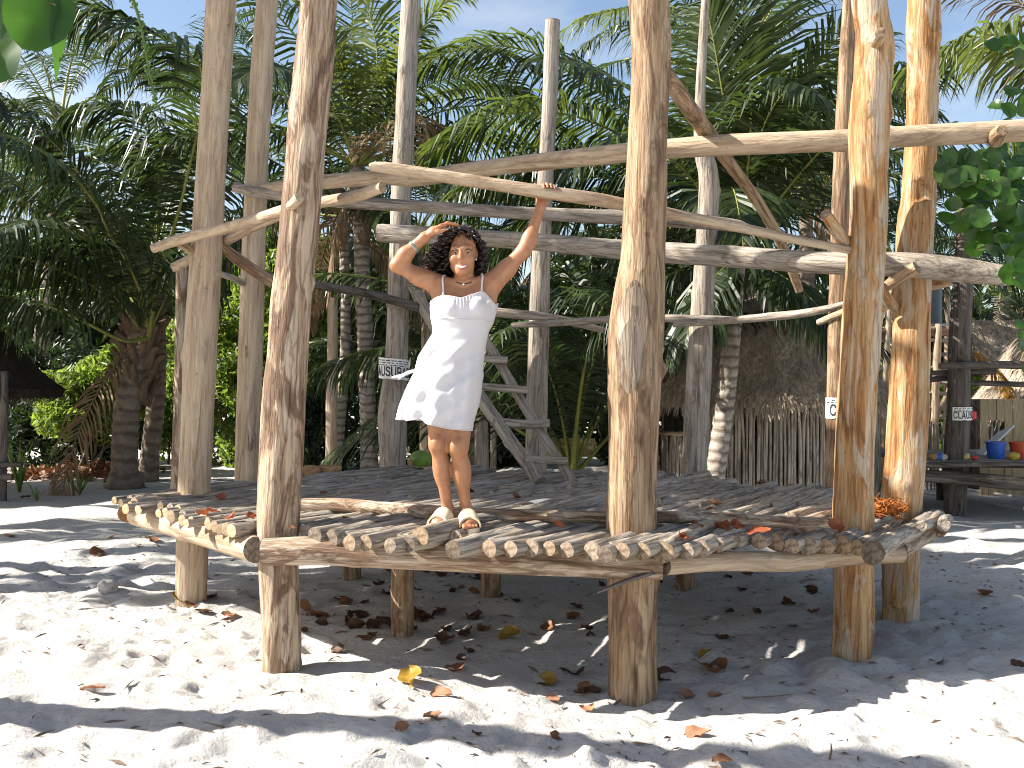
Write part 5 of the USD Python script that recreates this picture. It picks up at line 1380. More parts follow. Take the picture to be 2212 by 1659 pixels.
for pts_ in ([(957, 645), (958, 630), (956, 606)], [(1040, 637), (1041, 620), (1043, 600)]):
    fr_ = [B.front(a, b, .005) for a, b in pts_]
    x_ = fr_[-1][0]
    over = [fr_[-1] + [0, .03, .006], np.array([x_, WY + .04, fr_[-1][2] + .004]), np.array([x_ - .005, WY + .085, fr_[-1][2] - .04]), np.array([x_ + (.02 if pts_[0][0] < 1000 else -.02), WY + .11, Q(0, 655)[2]])]
    c = spline(fr_ + over, 30)
    sdv = B.at(c)
    c = c + B.grad(c) * np.maximum(.004 - sdv, 0)[:, None]
    v, f = tube(c, .0052, 8)
    mesh('strap', (v, f), 'white_cotton', dress)
for k, e in enumerate(((847, 815), (862, 820))):
    c = spline([Q(897, 799 + k * 3, -.01), Q(882, 803 + k * 4, -.03), Q(868, 811 + k * 2, -.03), Q(*e, -.02)], 16)
    t_, u_, w_ = frames(c)
    w2 = np.interp(np.arange(16), [0, 12, 15], [.004, .008, .005])[:, None] * np.array([0, .2, 1.0])
    v = np.vstack([c - w2, c + w2]); k_ = np.arange(15)
    qq = np.stack([k_, k_ + 1, k_ + 17, k_ + 16], 1)
    mesh('tie', (v, np.vstack([qq[:, :3], qq[:, [0, 2, 3]]])), 'white_cotton', dress)
# shell pendant at the neckline, necklace, bracelet, earring
c = [B.front(996, 645, .008), B.front(995, 651, .014), B.front(993, 659, .016)]
mesh('pendant', tube(spline(c, 8), np.interp(np.arange(8), [0, 3, 7], [.003, .006, .002]), 7), 'cord_brown', woman)
nk = []
for a in np.linspace(0, 2 * np.pi, 60):
    o_, d_ = Q(1003, 593, .006), np.array([math.cos(a), math.sin(a), .75 * math.sin(a) - .12])
    for r_ in np.arange(.02, .12, .001):
        if B.at((o_ + d_ * r_)[None])[0] > .003 or r_ > .064:
            break
    nk.append(o_ + d_ * r_)
mesh('necklace', tube(np.array(nk), .0032, 6, False), 'cord_brown', woman)
m = trimesh.creation.icosphere(2, .006); m.apply_translation(min(nk, key=lambda p: p[1]) + [0, -.004, -.004])
mesh('necklace_bead', m, 'pearl', woman)
m = trimesh.creation.icosphere(2, .0062); m.apply_translation(B.front(1029, 559, .004))
mesh('earring', m, 'pearl', woman)
ax = Q(918, 517, -.06) - Q(876, 554, -.045); ax /= np.linalg.norm(ax)
cb = Q(896, 536.5, -.0525)
u_ = np.cross(ax, [0, 1, 0]); u_ /= np.linalg.norm(u_); w_ = np.cross(ax, u_)
br = [cb + (u_ * math.cos(a) + w_ * math.sin(a)) * .0355 for a in np.linspace(0, 2 * np.pi, 37)]
mesh('bracelet', tube(np.array(br), .0028, 6, False), 'silver', woman)
mesh('bracelet', tube(np.array([p + ax * .007 for p in br]), .0024, 6, False), 'turquoise', woman)
# sandals
from shapely.geometry import Polygon as Poly
for (hz, df, sd, sole, sgn) in FEET:
    o = np.array([hz[0], hz[1], sole]) + df * .052
    outl = Poly([(-.095, -.026), (-.11, 0), (-.095, .026), (-.02, .034), (.06, .048), (.10, .044), (.125, .02), (.128, -.008), (.10, -.036), (.05, -.043), (-.03, -.033)]).buffer(.012).buffer(-.006)
    m = trimesh.creation.extrude_polygon(outl, .034, engine='earcut')
    v = np.array(m.vertices); v[:, 1] *= -sgn
    wv = o + v[:, :1] * df + v[:, 1:2] * sd + np.array([0, 0, 1.0]) * (v[:, 2:3] - .032)
    s_ = mesh('sandal', (wv, m.faces if sgn < 0 else m.faces[:, ::-1]), 'sandal_sole', woman, smooth=30)
    for x0, x1, cross in ((.025, .070, .028), (.070, .020, -.012)):
        arc = []
        for a in np.linspace(0, np.pi, 17):
            t = a / np.pi
            arc.append(o + df * (x0 + (x1 - x0) * t) + sd * (math.cos(a) * .050) + np.array([0, 0, .004 + .052 * math.sin(a) ** .8]))
        arc = np.array(arc); n_ = 17
        wd = df * .030
        outn = np.stack([sd * math.cos(a) + np.array([0, 0, 1.0]) * math.sin(a) for a in np.linspace(0, np.pi, 17)])
        a_, b_ = arc - wd + np.array([0, 0, .030]) * np.sin(np.linspace(0, np.pi, 17))[:, None], arc + wd - np.array([0, 0, .008]) * np.sin(np.linspace(0, np.pi, 17))[:, None]
        c_, d_ = b_ + outn * .010, a_ + outn * .010
        k_ = np.arange(n_ - 1)
        qs = []
        for s0, s1 in ((0, 1), (1, 2), (2, 3), (3, 0)):
            qs.append(np.stack([k_ + s0 * n_, k_ + 1 + s0 * n_, k_ + 1 + s1 * n_, k_ + s1 * n_], 1))
        qs = np.vstack(qs)
        mesh('sandal_strap', (np.vstack([a_, b_, c_, d_]), np.vstack([qs[:, :3], qs[:, [0, 2, 3]]])), 'sandal_tan', s_, smooth=40)


# ------------------------------------------------------------------ small things on the deck
def blob(c, r, seed, amp=.08, sub=3):
    m = trimesh.creation.icosphere(sub, 1.0)
    v = m.vertices * (1 + amp * (meshkit.fbm(m.vertices * 2, 3, seed) - .5) * 2)[:, None]
    return v * np.asarray(r) + np.asarray(c), m.faces


def deck_at(px, py, z=.803):
    return PZ(px, py, z)


co = thing('coconut', 'green coconut lying at the far edge of the deck beside her legs', 'coconut', deck_at(908, 1010))
c = deck_at(908, 1010, .81) + [0, 0, .075]
mesh('nut', blob(c, (.105, .085, .085), 1, .05), 'coconut_green', co)
mesh('stalk', tube(spline([c + [-.09, -.03, -.03], c + [-.04, -.09, -.06], c + [.05, -.10, -.065], c + [.13, -.09, -.06]], 10), .005, 5), 'pale_wood', co)
mesh('cut_face', blob(c + [-.085, -.035, -.02], (.03, .03, .04), 2, .1, 2), 'coconut_husk', co)
for (px, py, w, lab) in ((712, 1026, .10, 'opened brown coconut shell at the far deck edge'), (672, 1028, .08, 'whole brown coconut at the far deck edge next to the opened shell')):
    c = deck_at(px, py, .80) + [0, 0, w * .55]
    v, f = blob(c, (w, w * .8, w * .62), px, .08)
    if px == 712:
        keep = (v[f].mean(1)[:, 2] < c[2] + .025)
        f = f[keep]
    tag(mesh('coconut', (v, f), 'coconut_husk'), lab, 'coconut')
c = deck_at(1912, 1108, .77) + [0, 0, .03]
g = np.random.default_rng(9)
fib = []
for k in range(260):
    a = c + g.normal(0, 1, 3) * [.055, .04, .025]
    d = g.normal(0, 1, 3) * [1, .6, .5]; d /= np.linalg.norm(d)
    fib.append(tube(spline([a - d * .035, a + g.normal(0, .010, 3), a + d * .035], 6), .0035, 4, False))
v, f = blob(c, (.10, .06, .045), 4, .25)
tag(mesh('coconut_husk', join([(v, f)] + fib), 'husk_fibre'), 'torn bright orange coconut husk on the deck between the two orange posts', 'coconut husk')
c = deck_at(1180, 1087, .80)
tag(mesh('rag', (lambda v, f: (v, f))(*blob(c + [0, 0, .012], (.10, .06, .016), 12, .5)), 'board'), 'crumpled pale blue-grey scrap lying on the deck', 'scrap')


def dry_leaf(c, size, yaw, tilt, curl, mat, label, seed, lift=.0, group=None, name='dry_leaf', cat='leaf', roundness=.8):
    g = np.random.default_rng(seed)
    nu, nv = 7, 5
    u = np.linspace(-1, 1, nu); v = np.linspace(-1, 1, nv)
    Uu, V = np.meshgrid(u, v, indexing='ij')
    wid = roundness * np.sqrt(np.maximum(1 - np.abs(Uu) ** 2.2, 0)) * (1 - .18 * Uu)
    x = Uu; y = V * wid
    z = curl * (.55 * y ** 2 + .35 * x ** 2 * g.uniform(-.2, 1)) + .10 * curl * g.normal(0, 1, x.shape) - .05 * (V == 0) + g.normal(0, .25) * x * y * curl
    p = np.stack([x, y, z], -1).reshape(-1, 3) * size * .5
    i, j = np.meshgrid(np.arange(nu - 1), np.arange(nv - 1), indexing='ij')
    q = np.stack([i * nv + j, (i + 1) * nv + j, (i + 1) * nv + j + 1, i * nv + j + 1], -1).reshape(-1, 4)
    k = len(p)
    st = np.array([[-.5, 0, .01], [-.5, .012, 0], [-.78, .05 * g.normal(), .05], [-.78, .05 + .012, .04]]) * size
    vv = np.vstack([p, st]); ff = np.vstack([q[:, :3], q[:, [0, 2, 3]], [[k, k + 1, k + 3], [k, k + 3, k + 2]]])
    R = trimesh.transformations.euler_matrix(tilt, g.normal(0, .15), yaw, 'sxyz')[:3, :3]
    w = vv @ R.T
    w[:, 2] -= np.percentile(w[:, 2], 12)
    return tag(mesh(name, (w + c + [0, 0, lift + .004], ff), mat), label, cat, group)


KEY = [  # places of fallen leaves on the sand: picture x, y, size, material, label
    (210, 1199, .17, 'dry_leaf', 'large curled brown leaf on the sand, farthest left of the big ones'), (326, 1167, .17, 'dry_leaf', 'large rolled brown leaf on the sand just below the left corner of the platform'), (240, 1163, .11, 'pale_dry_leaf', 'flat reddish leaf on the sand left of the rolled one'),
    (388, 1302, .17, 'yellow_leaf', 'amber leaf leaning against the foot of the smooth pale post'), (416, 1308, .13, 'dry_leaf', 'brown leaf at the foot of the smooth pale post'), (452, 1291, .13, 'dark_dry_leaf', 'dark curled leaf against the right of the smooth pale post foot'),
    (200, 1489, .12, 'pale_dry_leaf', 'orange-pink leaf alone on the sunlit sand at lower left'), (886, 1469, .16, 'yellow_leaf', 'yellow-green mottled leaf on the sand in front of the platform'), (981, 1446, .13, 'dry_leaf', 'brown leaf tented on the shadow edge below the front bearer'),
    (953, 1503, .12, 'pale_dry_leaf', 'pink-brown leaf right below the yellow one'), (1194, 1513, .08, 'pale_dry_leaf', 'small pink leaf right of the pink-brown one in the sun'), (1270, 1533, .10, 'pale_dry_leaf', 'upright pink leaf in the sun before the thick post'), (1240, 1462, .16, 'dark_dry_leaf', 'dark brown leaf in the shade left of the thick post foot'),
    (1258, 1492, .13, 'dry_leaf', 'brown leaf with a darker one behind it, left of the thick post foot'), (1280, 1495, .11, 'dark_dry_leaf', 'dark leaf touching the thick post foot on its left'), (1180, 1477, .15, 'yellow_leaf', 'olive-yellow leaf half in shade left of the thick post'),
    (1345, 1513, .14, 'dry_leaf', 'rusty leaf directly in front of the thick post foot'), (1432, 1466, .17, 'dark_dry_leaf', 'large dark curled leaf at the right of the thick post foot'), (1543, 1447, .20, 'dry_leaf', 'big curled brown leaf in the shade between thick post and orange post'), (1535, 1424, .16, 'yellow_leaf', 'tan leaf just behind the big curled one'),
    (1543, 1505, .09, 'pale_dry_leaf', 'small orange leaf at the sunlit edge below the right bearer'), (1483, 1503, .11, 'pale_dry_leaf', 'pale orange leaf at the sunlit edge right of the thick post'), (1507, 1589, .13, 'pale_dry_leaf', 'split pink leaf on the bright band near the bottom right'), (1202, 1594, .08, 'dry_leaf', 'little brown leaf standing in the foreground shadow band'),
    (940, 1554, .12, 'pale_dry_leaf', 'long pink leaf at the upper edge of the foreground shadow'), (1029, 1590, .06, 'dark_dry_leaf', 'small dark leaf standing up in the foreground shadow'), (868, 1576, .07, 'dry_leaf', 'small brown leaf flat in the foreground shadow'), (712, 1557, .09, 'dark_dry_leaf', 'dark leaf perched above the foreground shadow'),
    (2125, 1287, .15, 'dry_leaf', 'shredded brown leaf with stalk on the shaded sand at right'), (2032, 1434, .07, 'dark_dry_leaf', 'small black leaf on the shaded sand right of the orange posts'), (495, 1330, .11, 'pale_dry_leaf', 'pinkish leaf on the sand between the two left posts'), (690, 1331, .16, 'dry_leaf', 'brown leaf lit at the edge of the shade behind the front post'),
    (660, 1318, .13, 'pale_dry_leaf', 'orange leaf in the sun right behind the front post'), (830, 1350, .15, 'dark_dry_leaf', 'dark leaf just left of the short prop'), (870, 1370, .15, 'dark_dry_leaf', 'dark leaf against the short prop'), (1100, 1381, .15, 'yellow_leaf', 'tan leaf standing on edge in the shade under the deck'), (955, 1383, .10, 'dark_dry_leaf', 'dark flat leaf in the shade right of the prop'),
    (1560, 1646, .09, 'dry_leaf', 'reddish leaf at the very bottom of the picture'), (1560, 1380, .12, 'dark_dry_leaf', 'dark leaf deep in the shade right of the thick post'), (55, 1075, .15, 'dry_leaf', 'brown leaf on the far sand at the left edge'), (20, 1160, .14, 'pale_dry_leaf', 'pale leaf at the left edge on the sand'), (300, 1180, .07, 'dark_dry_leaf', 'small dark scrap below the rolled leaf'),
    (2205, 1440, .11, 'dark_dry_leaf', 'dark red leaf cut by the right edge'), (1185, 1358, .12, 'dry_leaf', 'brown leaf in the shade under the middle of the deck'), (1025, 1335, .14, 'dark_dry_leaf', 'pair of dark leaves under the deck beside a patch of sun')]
for k, (px, py, s, m_, lab) in enumerate(KEY):
    p = P(px, py, CAM_Z * F / (py - CY))
    for _ in range(3):
        p = PZ(px, py, float(ground_z(p[0], p[1])))
    dry_leaf(p, s, rng.uniform(0, 6.28), rng.normal(0, .35), rng.uniform(.5, 1.0), m_, lab, 300 + k)
for k in range(95):                                           # the drift of leaves under the deck
    p = np.array([rng.uniform(-1.4, 2.3), rng.uniform(6.1, 8.8), 0]) if k < 60 else np.array([rng.normal(-.75, .5), rng.normal(6.6, .3), 0])
    p[2] = float(ground_z(p[0], p[1]))
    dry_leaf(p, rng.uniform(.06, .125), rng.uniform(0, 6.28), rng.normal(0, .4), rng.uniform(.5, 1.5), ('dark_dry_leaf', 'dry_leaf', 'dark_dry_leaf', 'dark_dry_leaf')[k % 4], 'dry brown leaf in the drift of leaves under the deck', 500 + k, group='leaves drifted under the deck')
DECKL = [(478, 1078, .14, 'red_dry_leaf', 'orange leaf standing on the deck behind the smooth pale post'), (436, 1114, .13, 'red_dry_leaf', 'orange-red leaf on the left deck ends'), (458, 1108, .15, 'red_dry_leaf', 'bright orange leaf lying along the left deck ends'), (500, 1121, .14, 'red_dry_leaf', 'dark red curled leaf on the deck left of the front post'), (545, 1119, .14, 'red_dry_leaf', 'crumpled orange leaf right beside the front post'),
         (745, 1120, .06, 'dry_leaf', 'small round brown leaf in front of the loose pole at left'), (632, 1143, .07, 'dry_leaf', 'brown leaf standing at the front corner of the deck'), (1115, 1077, .12, 'dry_leaf', 'brown leaf on the deck behind the loose pole'), (1012, 1066, .13, 'dark_dry_leaf', 'dark leaf on the deck beyond the loose pole'), (1505, 1144, .16, 'red_dry_leaf', 'red leaf by the loose pole right of the thick post'),
         (1560, 1142, .15, 'red_dry_leaf', 'deep red leaf tucked against the loose pole'), (1590, 1143, .15, 'red_dry_leaf', 'second deep red leaf tucked against the loose pole'), (1478, 1165, .12, 'red_dry_leaf', 'scarlet leaf between the front deck ends'), (1640, 1155, .20, 'red_dry_leaf', 'long orange leaf over the front deck ends'), (1805, 1144, .16, 'red_dry_leaf', 'orange-brown leaf at the left of the orange post'),
         (1535, 1103, .10, 'red_dry_leaf', 'small dark red leaf on the shaded deck'), (1630, 1079, .13, 'dry_leaf', 'brown leaf far back on the shaded deck'), (1545, 1090, .15, 'pale_dry_leaf', 'dusty pink leaf on the shaded deck'), (1728, 1125, .12, 'red_dry_leaf', 'orange leaf just behind the loose pole'), (1645, 1047, .14, 'dark_dry_leaf', 'dark leaf on the far deck edge before the hut'), (1440, 1043, .12, 'dark_dry_leaf', 'dark clump on the far deck edge'), (1208, 1140, .12, 'red_dry_leaf', 'red-brown leaf under the loose pole left of the thick post'), (700, 1067, .10, 'dry_leaf', 'brown leaf on the deck right of the front post')]
for k, (px, py, s, m_, lab) in enumerate(DECKL):
    dry_leaf(deck_at(px, py, .81 if px < 1400 else .785), s * .62, rng.uniform(0, 6.28), rng.normal(0, .4), rng.uniform(.8, 1.8), m_, lab, 700 + k)

# litter: twigs and crumbs, uncountable
g = np.random.default_rng(15)
n = 2300
x = g.uniform(-4.2, 4.6, n); y = 3.7 + 9 * g.uniform(0, 1, n) ** 1.4
z = ground_z(x, y) + .004
a = g.uniform(0, 6.28, n); L = g.uniform(.008, .035, n) * np.where(g.random(n) < .08, 3.0, 1); w = L * g.uniform(.12, .45, n)
w = np.minimum(w, .012)
d = np.stack([np.cos(a), np.sin(a), g.normal(0, .15, n)], 1); s = np.stack([-np.sin(a), np.cos(a), 0 * a], 1); up3 = np.array([0, 0, 1.0])
p = np.stack([x, y, z], 1)
v = np.stack([p - d * L[:, None] - s * w[:, None] * .3, p + s * w[:, None] * .2 - d * 0 + up3 * w[:, None], p + d * L[:, None], p - s * w[:, None] + up3 * w[:, None] * .2], 1).reshape(-1, 3)
k = np.arange(n)[:, None] * 4
tag(mesh('litter', (v, np.vstack([k + [0, 1, 2], k + [0, 2, 3]])), 'twig', smooth=False), 'crumbs of twig, bark and leaf scattered over the sand', 'litter', kind='stuff')
n = 900
x = P(150, 0, 17.0)[0] + g.normal(0, .55, n); y = 17 + g.normal(0, .4, n)
tag(mesh('leaf_pile', leaves(np.stack([x, y, .02 + np.abs(g.normal(0, .07, n))], 1), .07, g, 1.2), 'dry_leaf', smooth=False), 'heap of raked brown leaves in the sun left of the big palm', 'leaf pile', kind='stuff')


def tuft(label, px, py, y, n, h, spread, seed, mat='grass_blade', cat='plant'):
    g = np.random.default_rng(seed)
    o = P(px, py, y)
    o[2] = float(ground_z(o[0], o[1]))
    t = thing('grass_tuft', label, cat, o)
    for k in range(n):
        a = g.uniform(0, 6.28); L = h * g.uniform(.6, 1.15)
        tip = o + np.array([math.cos(a) * spread * L, math.sin(a) * spread * L, L * g.uniform(.55, .9)])
        c = spline([o, (o + tip) / 2 + [0, 0, L * .18], tip], 7)
        sd_ = np.array([-math.sin(a), math.cos(a), 0]) * np.array([.011, .012, .011, .010, .008, .005, .001])[:, None] * (h / .3) ** .5
        v = np.vstack([c - sd_, c + sd_]); k_ = np.arange(6)
        qq = np.stack([k_, k_ + 1, k_ + 8, k_ + 7], 1)
        mesh('blade', (v, np.vstack([qq[:, :3], qq[:, [0, 2, 3]]])), mat, t, smooth=True)


tuft('spiky dark green rosette on the sand in front of the left palm', 172, 1054, 14.2, 12, .42, .8, 1)
tuft('tall strappy plant by the shelter post at the left edge', 42, 1030, 14.6, 14, .95, .35, 2)
tuft('two-bladed green seedling in the sunlit sand at left', 165, 1318, 7.0, 2, .15, .35, 3)
tuft('strappy dark plant between the two orange posts', 1895, 1052, 13.5, 12, .55, .45, 4)
tuft('thin dark sprig left of the seedling plant at the left edge', 80, 1070, 13.6, 5, .30, .8, 5)
tuft('low sprigs at the foot of the first brown trunk', 300, 1000, 18, 10, .6, .7, 6)
p = P(233, 1281, 1.575 * F / (1285 - CY)); p[2] = float(ground_z(p[0], p[1])) + .035
tag(mesh('rock', blob(p, (.075, .07, .055), 6, .3), 'stone', smooth=30), 'grey fist-sized rock on the sand at left', 'rock')
for k, (a, b, lab) in enumerate((((2178, 1385), (2187, 1420), 'thin upright twig stuck in the sand at the right'), ((1792, 1633), (1795, 1606), 'short twig standing in the foreground shadow at right'), ((1605, 1482), (1710, 1484), 'long thin twig lying on the shaded sand below the right bearer'), ((430, 1262), (440, 1290), 'bent stick against the smooth pale post'))):
    pa = PZ(*a, 0.0); pb = PZ(*b, 0.0) if k == 2 else P(*b, pa[1] - .02)
    pa[2] = float(ground_z(pa[0], pa[1])) + .006; pb[2] = pb[2] if k != 2 else float(ground_z(pb[0], pb[1])) + .008
    tag(mesh('twig', tube(spline([pa, (pa + pb) / 2 + rng.normal(0, .012, 3), pb], 8), np.linspace(.006, .003, 8), 5), 'twig'), lab, 'twig')


# ------------------------------------------------------------------ notices
def notice(label, c, r, h, a0, a1, text, th, face=-np.pi / 2, splash=False, tilt=0.0, left=None):
    """Paper wrapped round a post: centre c, radius r, from angle a0 to a1 about the direction of the camera."""
    t = thing('notice', label, 'notice', c)
    def wrap(x, z, rr):
        a = face + x / r
        return np.stack([c[0] + rr * np.cos(a), c[1] + rr * np.sin(a), c[2] + z + tilt * x], -1)
    xs = np.linspace(a0 * r, a1 * r, 24)
    g = np.random.default_rng(3)
    v = np.vstack([wrap(xs, -h / 2 + g.normal(0, .002, 24), r + .004 + .002 * g.random(24)), wrap(xs, h / 2 + g.normal(0, .002, 24), r + .004 + .002 * g.random(24))])
    k = np.arange(23)
    mesh('paper', (v, np.vstack([np.stack([k, k + 1, k + 25], 1), np.stack([k, k + 25, k + 24], 1)])), 'paper', t)
    m = meshkit.text_mesh(text, th, .001, True)
    m = m.subdivide_to_size(.03) if hasattr(m, 'subdivide_to_size') else m
    v = np.array(m.vertices); v[:, 0] -= (v[:, 0].max() + v[:, 0].min()) / 2; v[:, 0] *= .80; v[:, 1] *= 1.3
    if left is not None:
        v[:, 0] += left - v[:, 0].min()
    ok = (v[m.faces][:, :, 0].min(1) > a0 * r + .01) & (v[m.faces][:, :, 0].max(1) < a1 * r - .01)
    mesh('lettering', (wrap(v[:, 0], v[:, 1] - h * .36, r + .0075 + v[:, 2]), m.faces[ok]), 'ink', t, smooth=False)
    bars = []
    for row in range(3):
        x = a0 * r + .02
        while x < a1 * r - .03:
            w = g.uniform(.02, .06)
            z = h * (.38 - .11 * row); b = h * .022
            q = np.array([[x, z - b], [x + w, z - b], [x + w, z + b], [x, z + b]])
            bars.append((wrap(q[:, 0], q[:, 1], r + .0075), np.array([[0, 1, 2], [0, 2, 3]])))
            x += w + .012
    mesh('small_print', join(bars), 'ink', t, smooth=False)
    if splash:
        v, f = blob(wrap(np.array([a1 * r * .8]), np.array([-.02]), r + .006)[0], (.05, .02, .06), 3, .4, 2)
        mesh('red_mark', (v, f), 'red_paint', t)


notice('white paper notice wrapped round the knobbly grey post left of the woman', P(851, 797, 9.75), .142, .20, -1.5, 1.5, 'CLAUSURADO', .07, face=-np.pi / 2 - .05, tilt=-.08)
notice('torn white notice mostly hidden behind the orange post', P(1808, 881, 8.35), .088, .17, -1.5, 1.5, 'CLAUSURADO', .07, face=-np.pi / 2 - .1, left=-.075)
notice('small notice with a red mark on the dark post of the second platform', P(2071, 893, 11.97), .142, .155, -.9, 1.45, 'CLAUSURADO', .062, splash=True, left=-.115)

# ------------------------------------------------------------------ odds and ends on and near the second platform
for px, m_, lab in ((2151, 'blue_plastic', 'blue plastic bucket on the second platform'), (2202, 'red_plastic', 'red plastic bucket on the second platform beside the blue one')):
    c = P(px, 1000, 12.1)
    m = trimesh.creation.revolve([(0, 0), (.085, 0), (.115, .19), (.125, .19), (.125, .205), (.108, .205), (.08, .012), (0, .012)], sections=24)
    m.apply_translation([c[0], c[1], .675])
    t = thing('bucket', lab, 'bucket', (c[0], c[1], .675))
    mesh('pail', m, m_, t, smooth=35)
    a = np.linspace(0, np.pi, 13)
    mesh('handle', tube(np.stack([c[0] + .122 * np.cos(a), c[1] - .06 * np.sin(a), .87 - .05 * np.sin(a)], 1), .004, 5), 'rust_metal', t)
for px, py, r_, m_, lab in ((2190, 995, .055, 'fruit_yellow', 'yellow fruit at the foot of the red bucket'), (2068, 995, .05, 'coconut_husk', 'brown husk lump behind the stout dark post'), (2082, 997, .055, 'fruit_yellow', 'dull yellow coconut right of the stout dark post'), (2016, 992, .05, 'coconut_husk', 'brown coconut at the left end of the second platform'), (2106, 1000, .03, 'red_paint', 'small red fruit on the second platform'), (2026, 995, .045, 'blue_plastic', 'crumpled blue cloth on the second platform'), (2038, 995, .04, 'board', 'crumpled white cloth on the second platform')):
    c = P(px, py, 11.9); c[2] = .672 + r_ * .9
    tag(mesh('coconut' if 'coconut' in lab else 'fruit' if 'fruit' in lab else 'cloth' if 'cloth' in lab else 'husk', blob(c, (r_ * 1.3, r_, r_ * .95), px, .15, 2), m_), lab, 'coconut' if 'coconut' in lab else 'fruit' if 'fruit' in lab else 'cloth' if 'cloth' in lab else 'husk')
a, b = P(2098, 1000, 12.8), P(2174, 927, 13.6)
dd = (b - a) / np.linalg.norm(b - a); sd_ = np.array([.10, -.02, .05]); nn = np.cross(dd, sd_); nn /= np.linalg.norm(nn)
v = np.array([a - sd_, a + sd_, b + sd_, b - sd_]); v = np.vstack([v + nn * .012, v - nn * .012])
tag(mesh('board', (v, [[0, 1, 2], [0, 2, 3], [4, 6, 5], [4, 7, 6], [0, 4, 5], [0, 5, 1], [1, 5, 6], [1, 6, 2], [2, 6, 7], [2, 7, 3], [3, 7, 4], [3, 4, 0]]), 'board', smooth=False, frame=(a, np.eye(3))), 'pale board propped as a ramp before the plank hut', 'board')
fr = thing('dry_frond', 'dead orange palm frond hanging before the long hut roof', 'palm frond', P(2092, 752, 14.5))
add_frond(fr, frond(P(2088, 745, 14.5), .0, -.65, 1.0, .55, 36, .45, .03, .9, 5), 'orange_palm_leaf')
for k, (a, b) in enumerate((((1985, 1062, 12.5), (2212, 1098, 9.9)), ((2010, 1045, 15.5), (2230, 1078, 11.2)))):
    a, b = PZ(a[0], a[1], .02), PZ(b[0], b[1], .02)
    tag(mesh('pipe', tube(np.linspace(a, b, 6), .018, 8), 'water_pipe'), ('nearer', 'farther')[k] + ' white pipe lying on the sand beneath the second platform', 'pipe')
for px, py0, py1, y, w, m_, lab in ((384, 1050, 560, 13.6, 32, 'bark_wood', 'leaning red-brown pole just left of the first pale post'), (917, 1000, 600, 13.4, 28, 'bark_wood', 'flaky red-brown trunk behind her left hip'), (1036, 1010, 880, 12.6, 34, 'grey_wood', 'short grey stump behind her right calf'), (1062, 1008, 850, 14, 14, 'grey_wood', 'thin grey pole beside the stump'), (722 - 12, 1010, 640, 13.6, 26, 'pale_wood', 'blotchy pale trunk between front post and ringed palm')):
    a, b = P(px, py0, y), P(px + (9 if px < 900 else 2), py1, y)
    a[2] = -.1
    tag(pole('pole', [a, (a + b) / 2 + [.02, 0, 0], b], [w * y / F / 2, w * y / F / 2.1, w * y / F / 2.4], m_, parent=None, rings=30, seg=12, rough=.09), lab, 'pole')


# ------------------------------------------------------------------ sea grape boughs near the camera
def round_leaf(c, r, nrm, tip, g):
    nrm = nrm / np.linalg.norm(nrm); tip = tip - nrm * (tip @ nrm); tip /= np.linalg.norm(tip); s = np.cross(nrm, tip)
    n = 16
    a = np.linspace(0, 2 * np.pi, n, endpoint=False)
    rad_ = r * (1 + .05 * np.cos(2 * a) + .03 * g.normal(0, 1, n)) * (1 - .14 * np.exp(-((a - np.pi) / .35) ** 2))
    cup = g.uniform(.05, .35)
    def ring(f):
        x, y = rad_ * f * np.cos(a), rad_ * f * np.sin(a) * .95
        z = cup * (np.abs(y) / r) ** 1.5 * r + g.uniform(-.2, .2) * r * (x / r) ** 2 + .03 * r * np.sin(a * 5) * f
        return c + x[:, None] * tip + y[:, None] * s + z[:, None] * nrm
    v = np.vstack([c[None], ring(.55), ring(1.0)])
    i = np.arange(n); j = (i + 1) % n
    f = np.vstack([np.stack([0 * i, 1 + i, 1 + j], 1), np.stack([1 + i, 1 + n + i, 1 + n + j], 1), np.stack([1 + i, 1 + n + j, 1 + j], 1)])
    rib = np.array([c - tip * r * 1.25, c - tip * r * .86, c, c + tip * r * .9]) + nrm * .0025
    return v, f, rib


def bough(label, stems, leaf_list, mat, y, seed, name='sea_grape_bough'):
    g = np.random.default_rng(seed)
    t = thing(name, label, 'tree branch', P(*stems[0][0], y))
    for st in stems:
        c = spline([P(a, b, y + g.normal(0, .05)) for a, b in st], 16)
        mesh('branch', tube(c, np.linspace(.014, .005, 16) * y / 6, 6), 'stem', t)
    for (px, py, rp, *rest) in leaf_list:
        d = g.normal(0, .12 * y / 6)
        c = P(px, py, y + d)
        nrm = np.array([g.normal(0, .45) - .2, -1.0, g.normal(.35, .45)]) if not rest else np.array(rest[0], float)
        tip = np.array([g.normal(0, .6), g.normal(0, .3), -.5 + g.normal(0, .5)])
        v, f, rib = round_leaf(c, rp * y / F, nrm, tip, g)
        n = mesh('leaf', (v, f), mat, t, smooth=True)
    return t


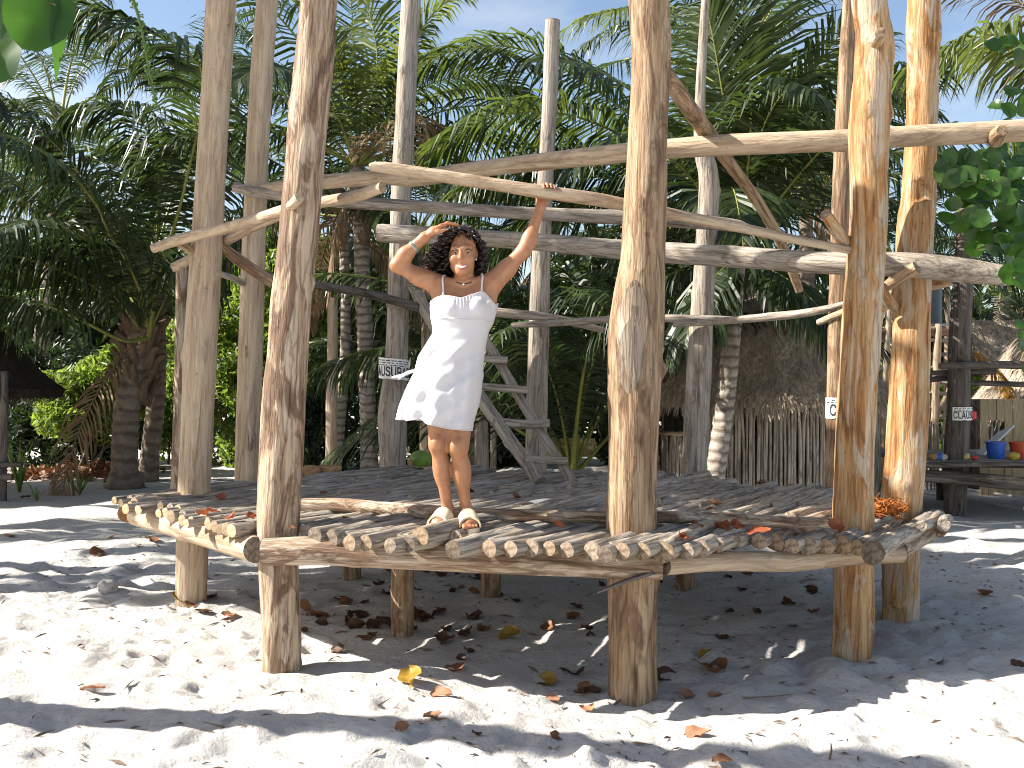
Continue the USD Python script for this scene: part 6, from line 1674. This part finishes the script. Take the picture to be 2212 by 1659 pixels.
g = np.random.default_rng(44)
lf = []
for k in range(130):
    u = g.uniform(0, 1)
    px = g.uniform(2035, 2230); py = g.uniform(330, 560)
    edge = np.interp(px, [2030, 2075, 2110, 2160, 2212, 2240], [40, 120, 205, 195, 215, 215])
    if py > 345 + edge or py < 355 - (edge - 40) * .35:
        continue
    lf.append((px, py, g.uniform(15, 24)))
for px, py, r_ in ((2052, 338, 19), (2040, 372, 24), (2058, 385, 22), (2085, 350, 22), (2045, 470, 22), (2075, 480, 24), (2060, 440, 18), (2105, 535, 24), (2150, 525, 26), (2190, 470, 30), (2180, 560, 20), (2130, 430, 22), (2160, 380, 22), (2200, 350, 24), (2120, 340, 20)):
    lf.append((px, py, r_))
bough('bough of round-leaved sea grape hanging in from the right, below the top rail', [[(2330, 330), (2180, 390), (2090, 420), (2050, 380)], [(2330, 400), (2180, 470), (2090, 500), (2060, 470)], [(2180, 470), (2150, 520), (2110, 540)]], lf, 'sea_grape_leaf', 6.0, 61)
lf = [(g.uniform(2130, 2230), g.uniform(75, 330), g.uniform(14, 22)) for k in range(26)]
lf = [q for q in lf if q[0] > 2120 + abs(q[1] - 190) * .25]
bough('sparser sea grape sprig at the upper right edge', [[(2330, 60), (2220, 120), (2160, 200)], [(2330, 230), (2210, 260), (2170, 300)]], lf, 'sea_grape_leaf', 7.0, 62)
bough('pair of large sea grape leaves over the rail end at the right edge', [[(2330, 560), (2240, 590), (2190, 600)]], [(2184, 594, 29, (-.2, -1, .4)), (2212, 606, 30, (.3, -1, .3)), (2205, 572, 20), (2225, 640, 22)], 'sea_grape_leaf', 5.2, 63)
bough('few sea grape leaves hanging at the right edge before the plank hut', [[(2330, 660), (2240, 700), (2205, 780)]], [(2205, 700, 16), (2214, 752, 18), (2210, 726, 12), (2222, 800, 16)], 'sea_grape_leaf', 6.2, 64)
near = bough('big out-of-focus sea grape leaves close to the camera in the top left corner', [[(-120, -60), (-30, -40), (60, -10), (118, 10)]], [(14, 16, 74, (.1, -1, .2)), (82, 34, 76, (.5, -1, .15)), (-14, 122, 66, (.2, -1, .3)), (-30, -30, 80, (-.2, -1, .3)), (120, -50, 70, (.2, -1, .1))], 'near_leaf', 2.1, 65)
c0, c1 = P(112, 30, 2.05), P(122, 172, 2.05)
g = np.random.default_rng(4)
nl_ = spline([np.r_[P(122, -30, 2.05), 1], np.r_[P(126, 60, 2.05), 22], np.r_[P(124, 110, 2.05), 14], np.r_[P(121, 178, 2.05), 1]], 14)
wv = nl_[:, 3:] * 2.05 / F * np.array([[.45, .9, 0]])
v = np.vstack([nl_[:, :3] - wv, nl_[:, :3] + wv]); k_ = np.arange(13); qq = np.stack([k_, k_ + 1, k_ + 15, k_ + 14], 1)
mesh('leaf', (v, np.vstack([qq[:, :3], qq[:, [0, 2, 3]]])), 'near_leaf', near)
sp = thing('flower_spike', 'hanging yellow-green flower spike of the sea grape at the top left', 'flower spike', P(275, -40, 3.4))
c = spline([P(268, -60, 3.4), P(288, 0, 3.4), P(305, 60, 3.42), P(322, 150, 3.44), P(340, 232, 3.45)], 50)
mesh('stalk', tube(c, np.linspace(.006, .003, 50), 6), 'grass_blade', sp)
bud = []
for k in range(150):
    i_ = g.integers(3, 49); a = g.uniform(0, 6.28); L_ = g.uniform(.008, .018) * (1.2 - .5 * i_ / 50)
    d_ = np.array([math.cos(a), math.sin(a), g.normal(0, .3)])
    p_ = c[i_] + d_ * L_
    bud.append(tube(np.array([c[i_], p_]), .0013, 4, False))
    m = trimesh.creation.icosphere(1, .0034); bud.append((m.vertices + p_, m.faces))
s_ = mesh('buds', join(bud), 'grass_blade', sp)
s_.prim.SetCustomDataByKey('kind', 'stuff')
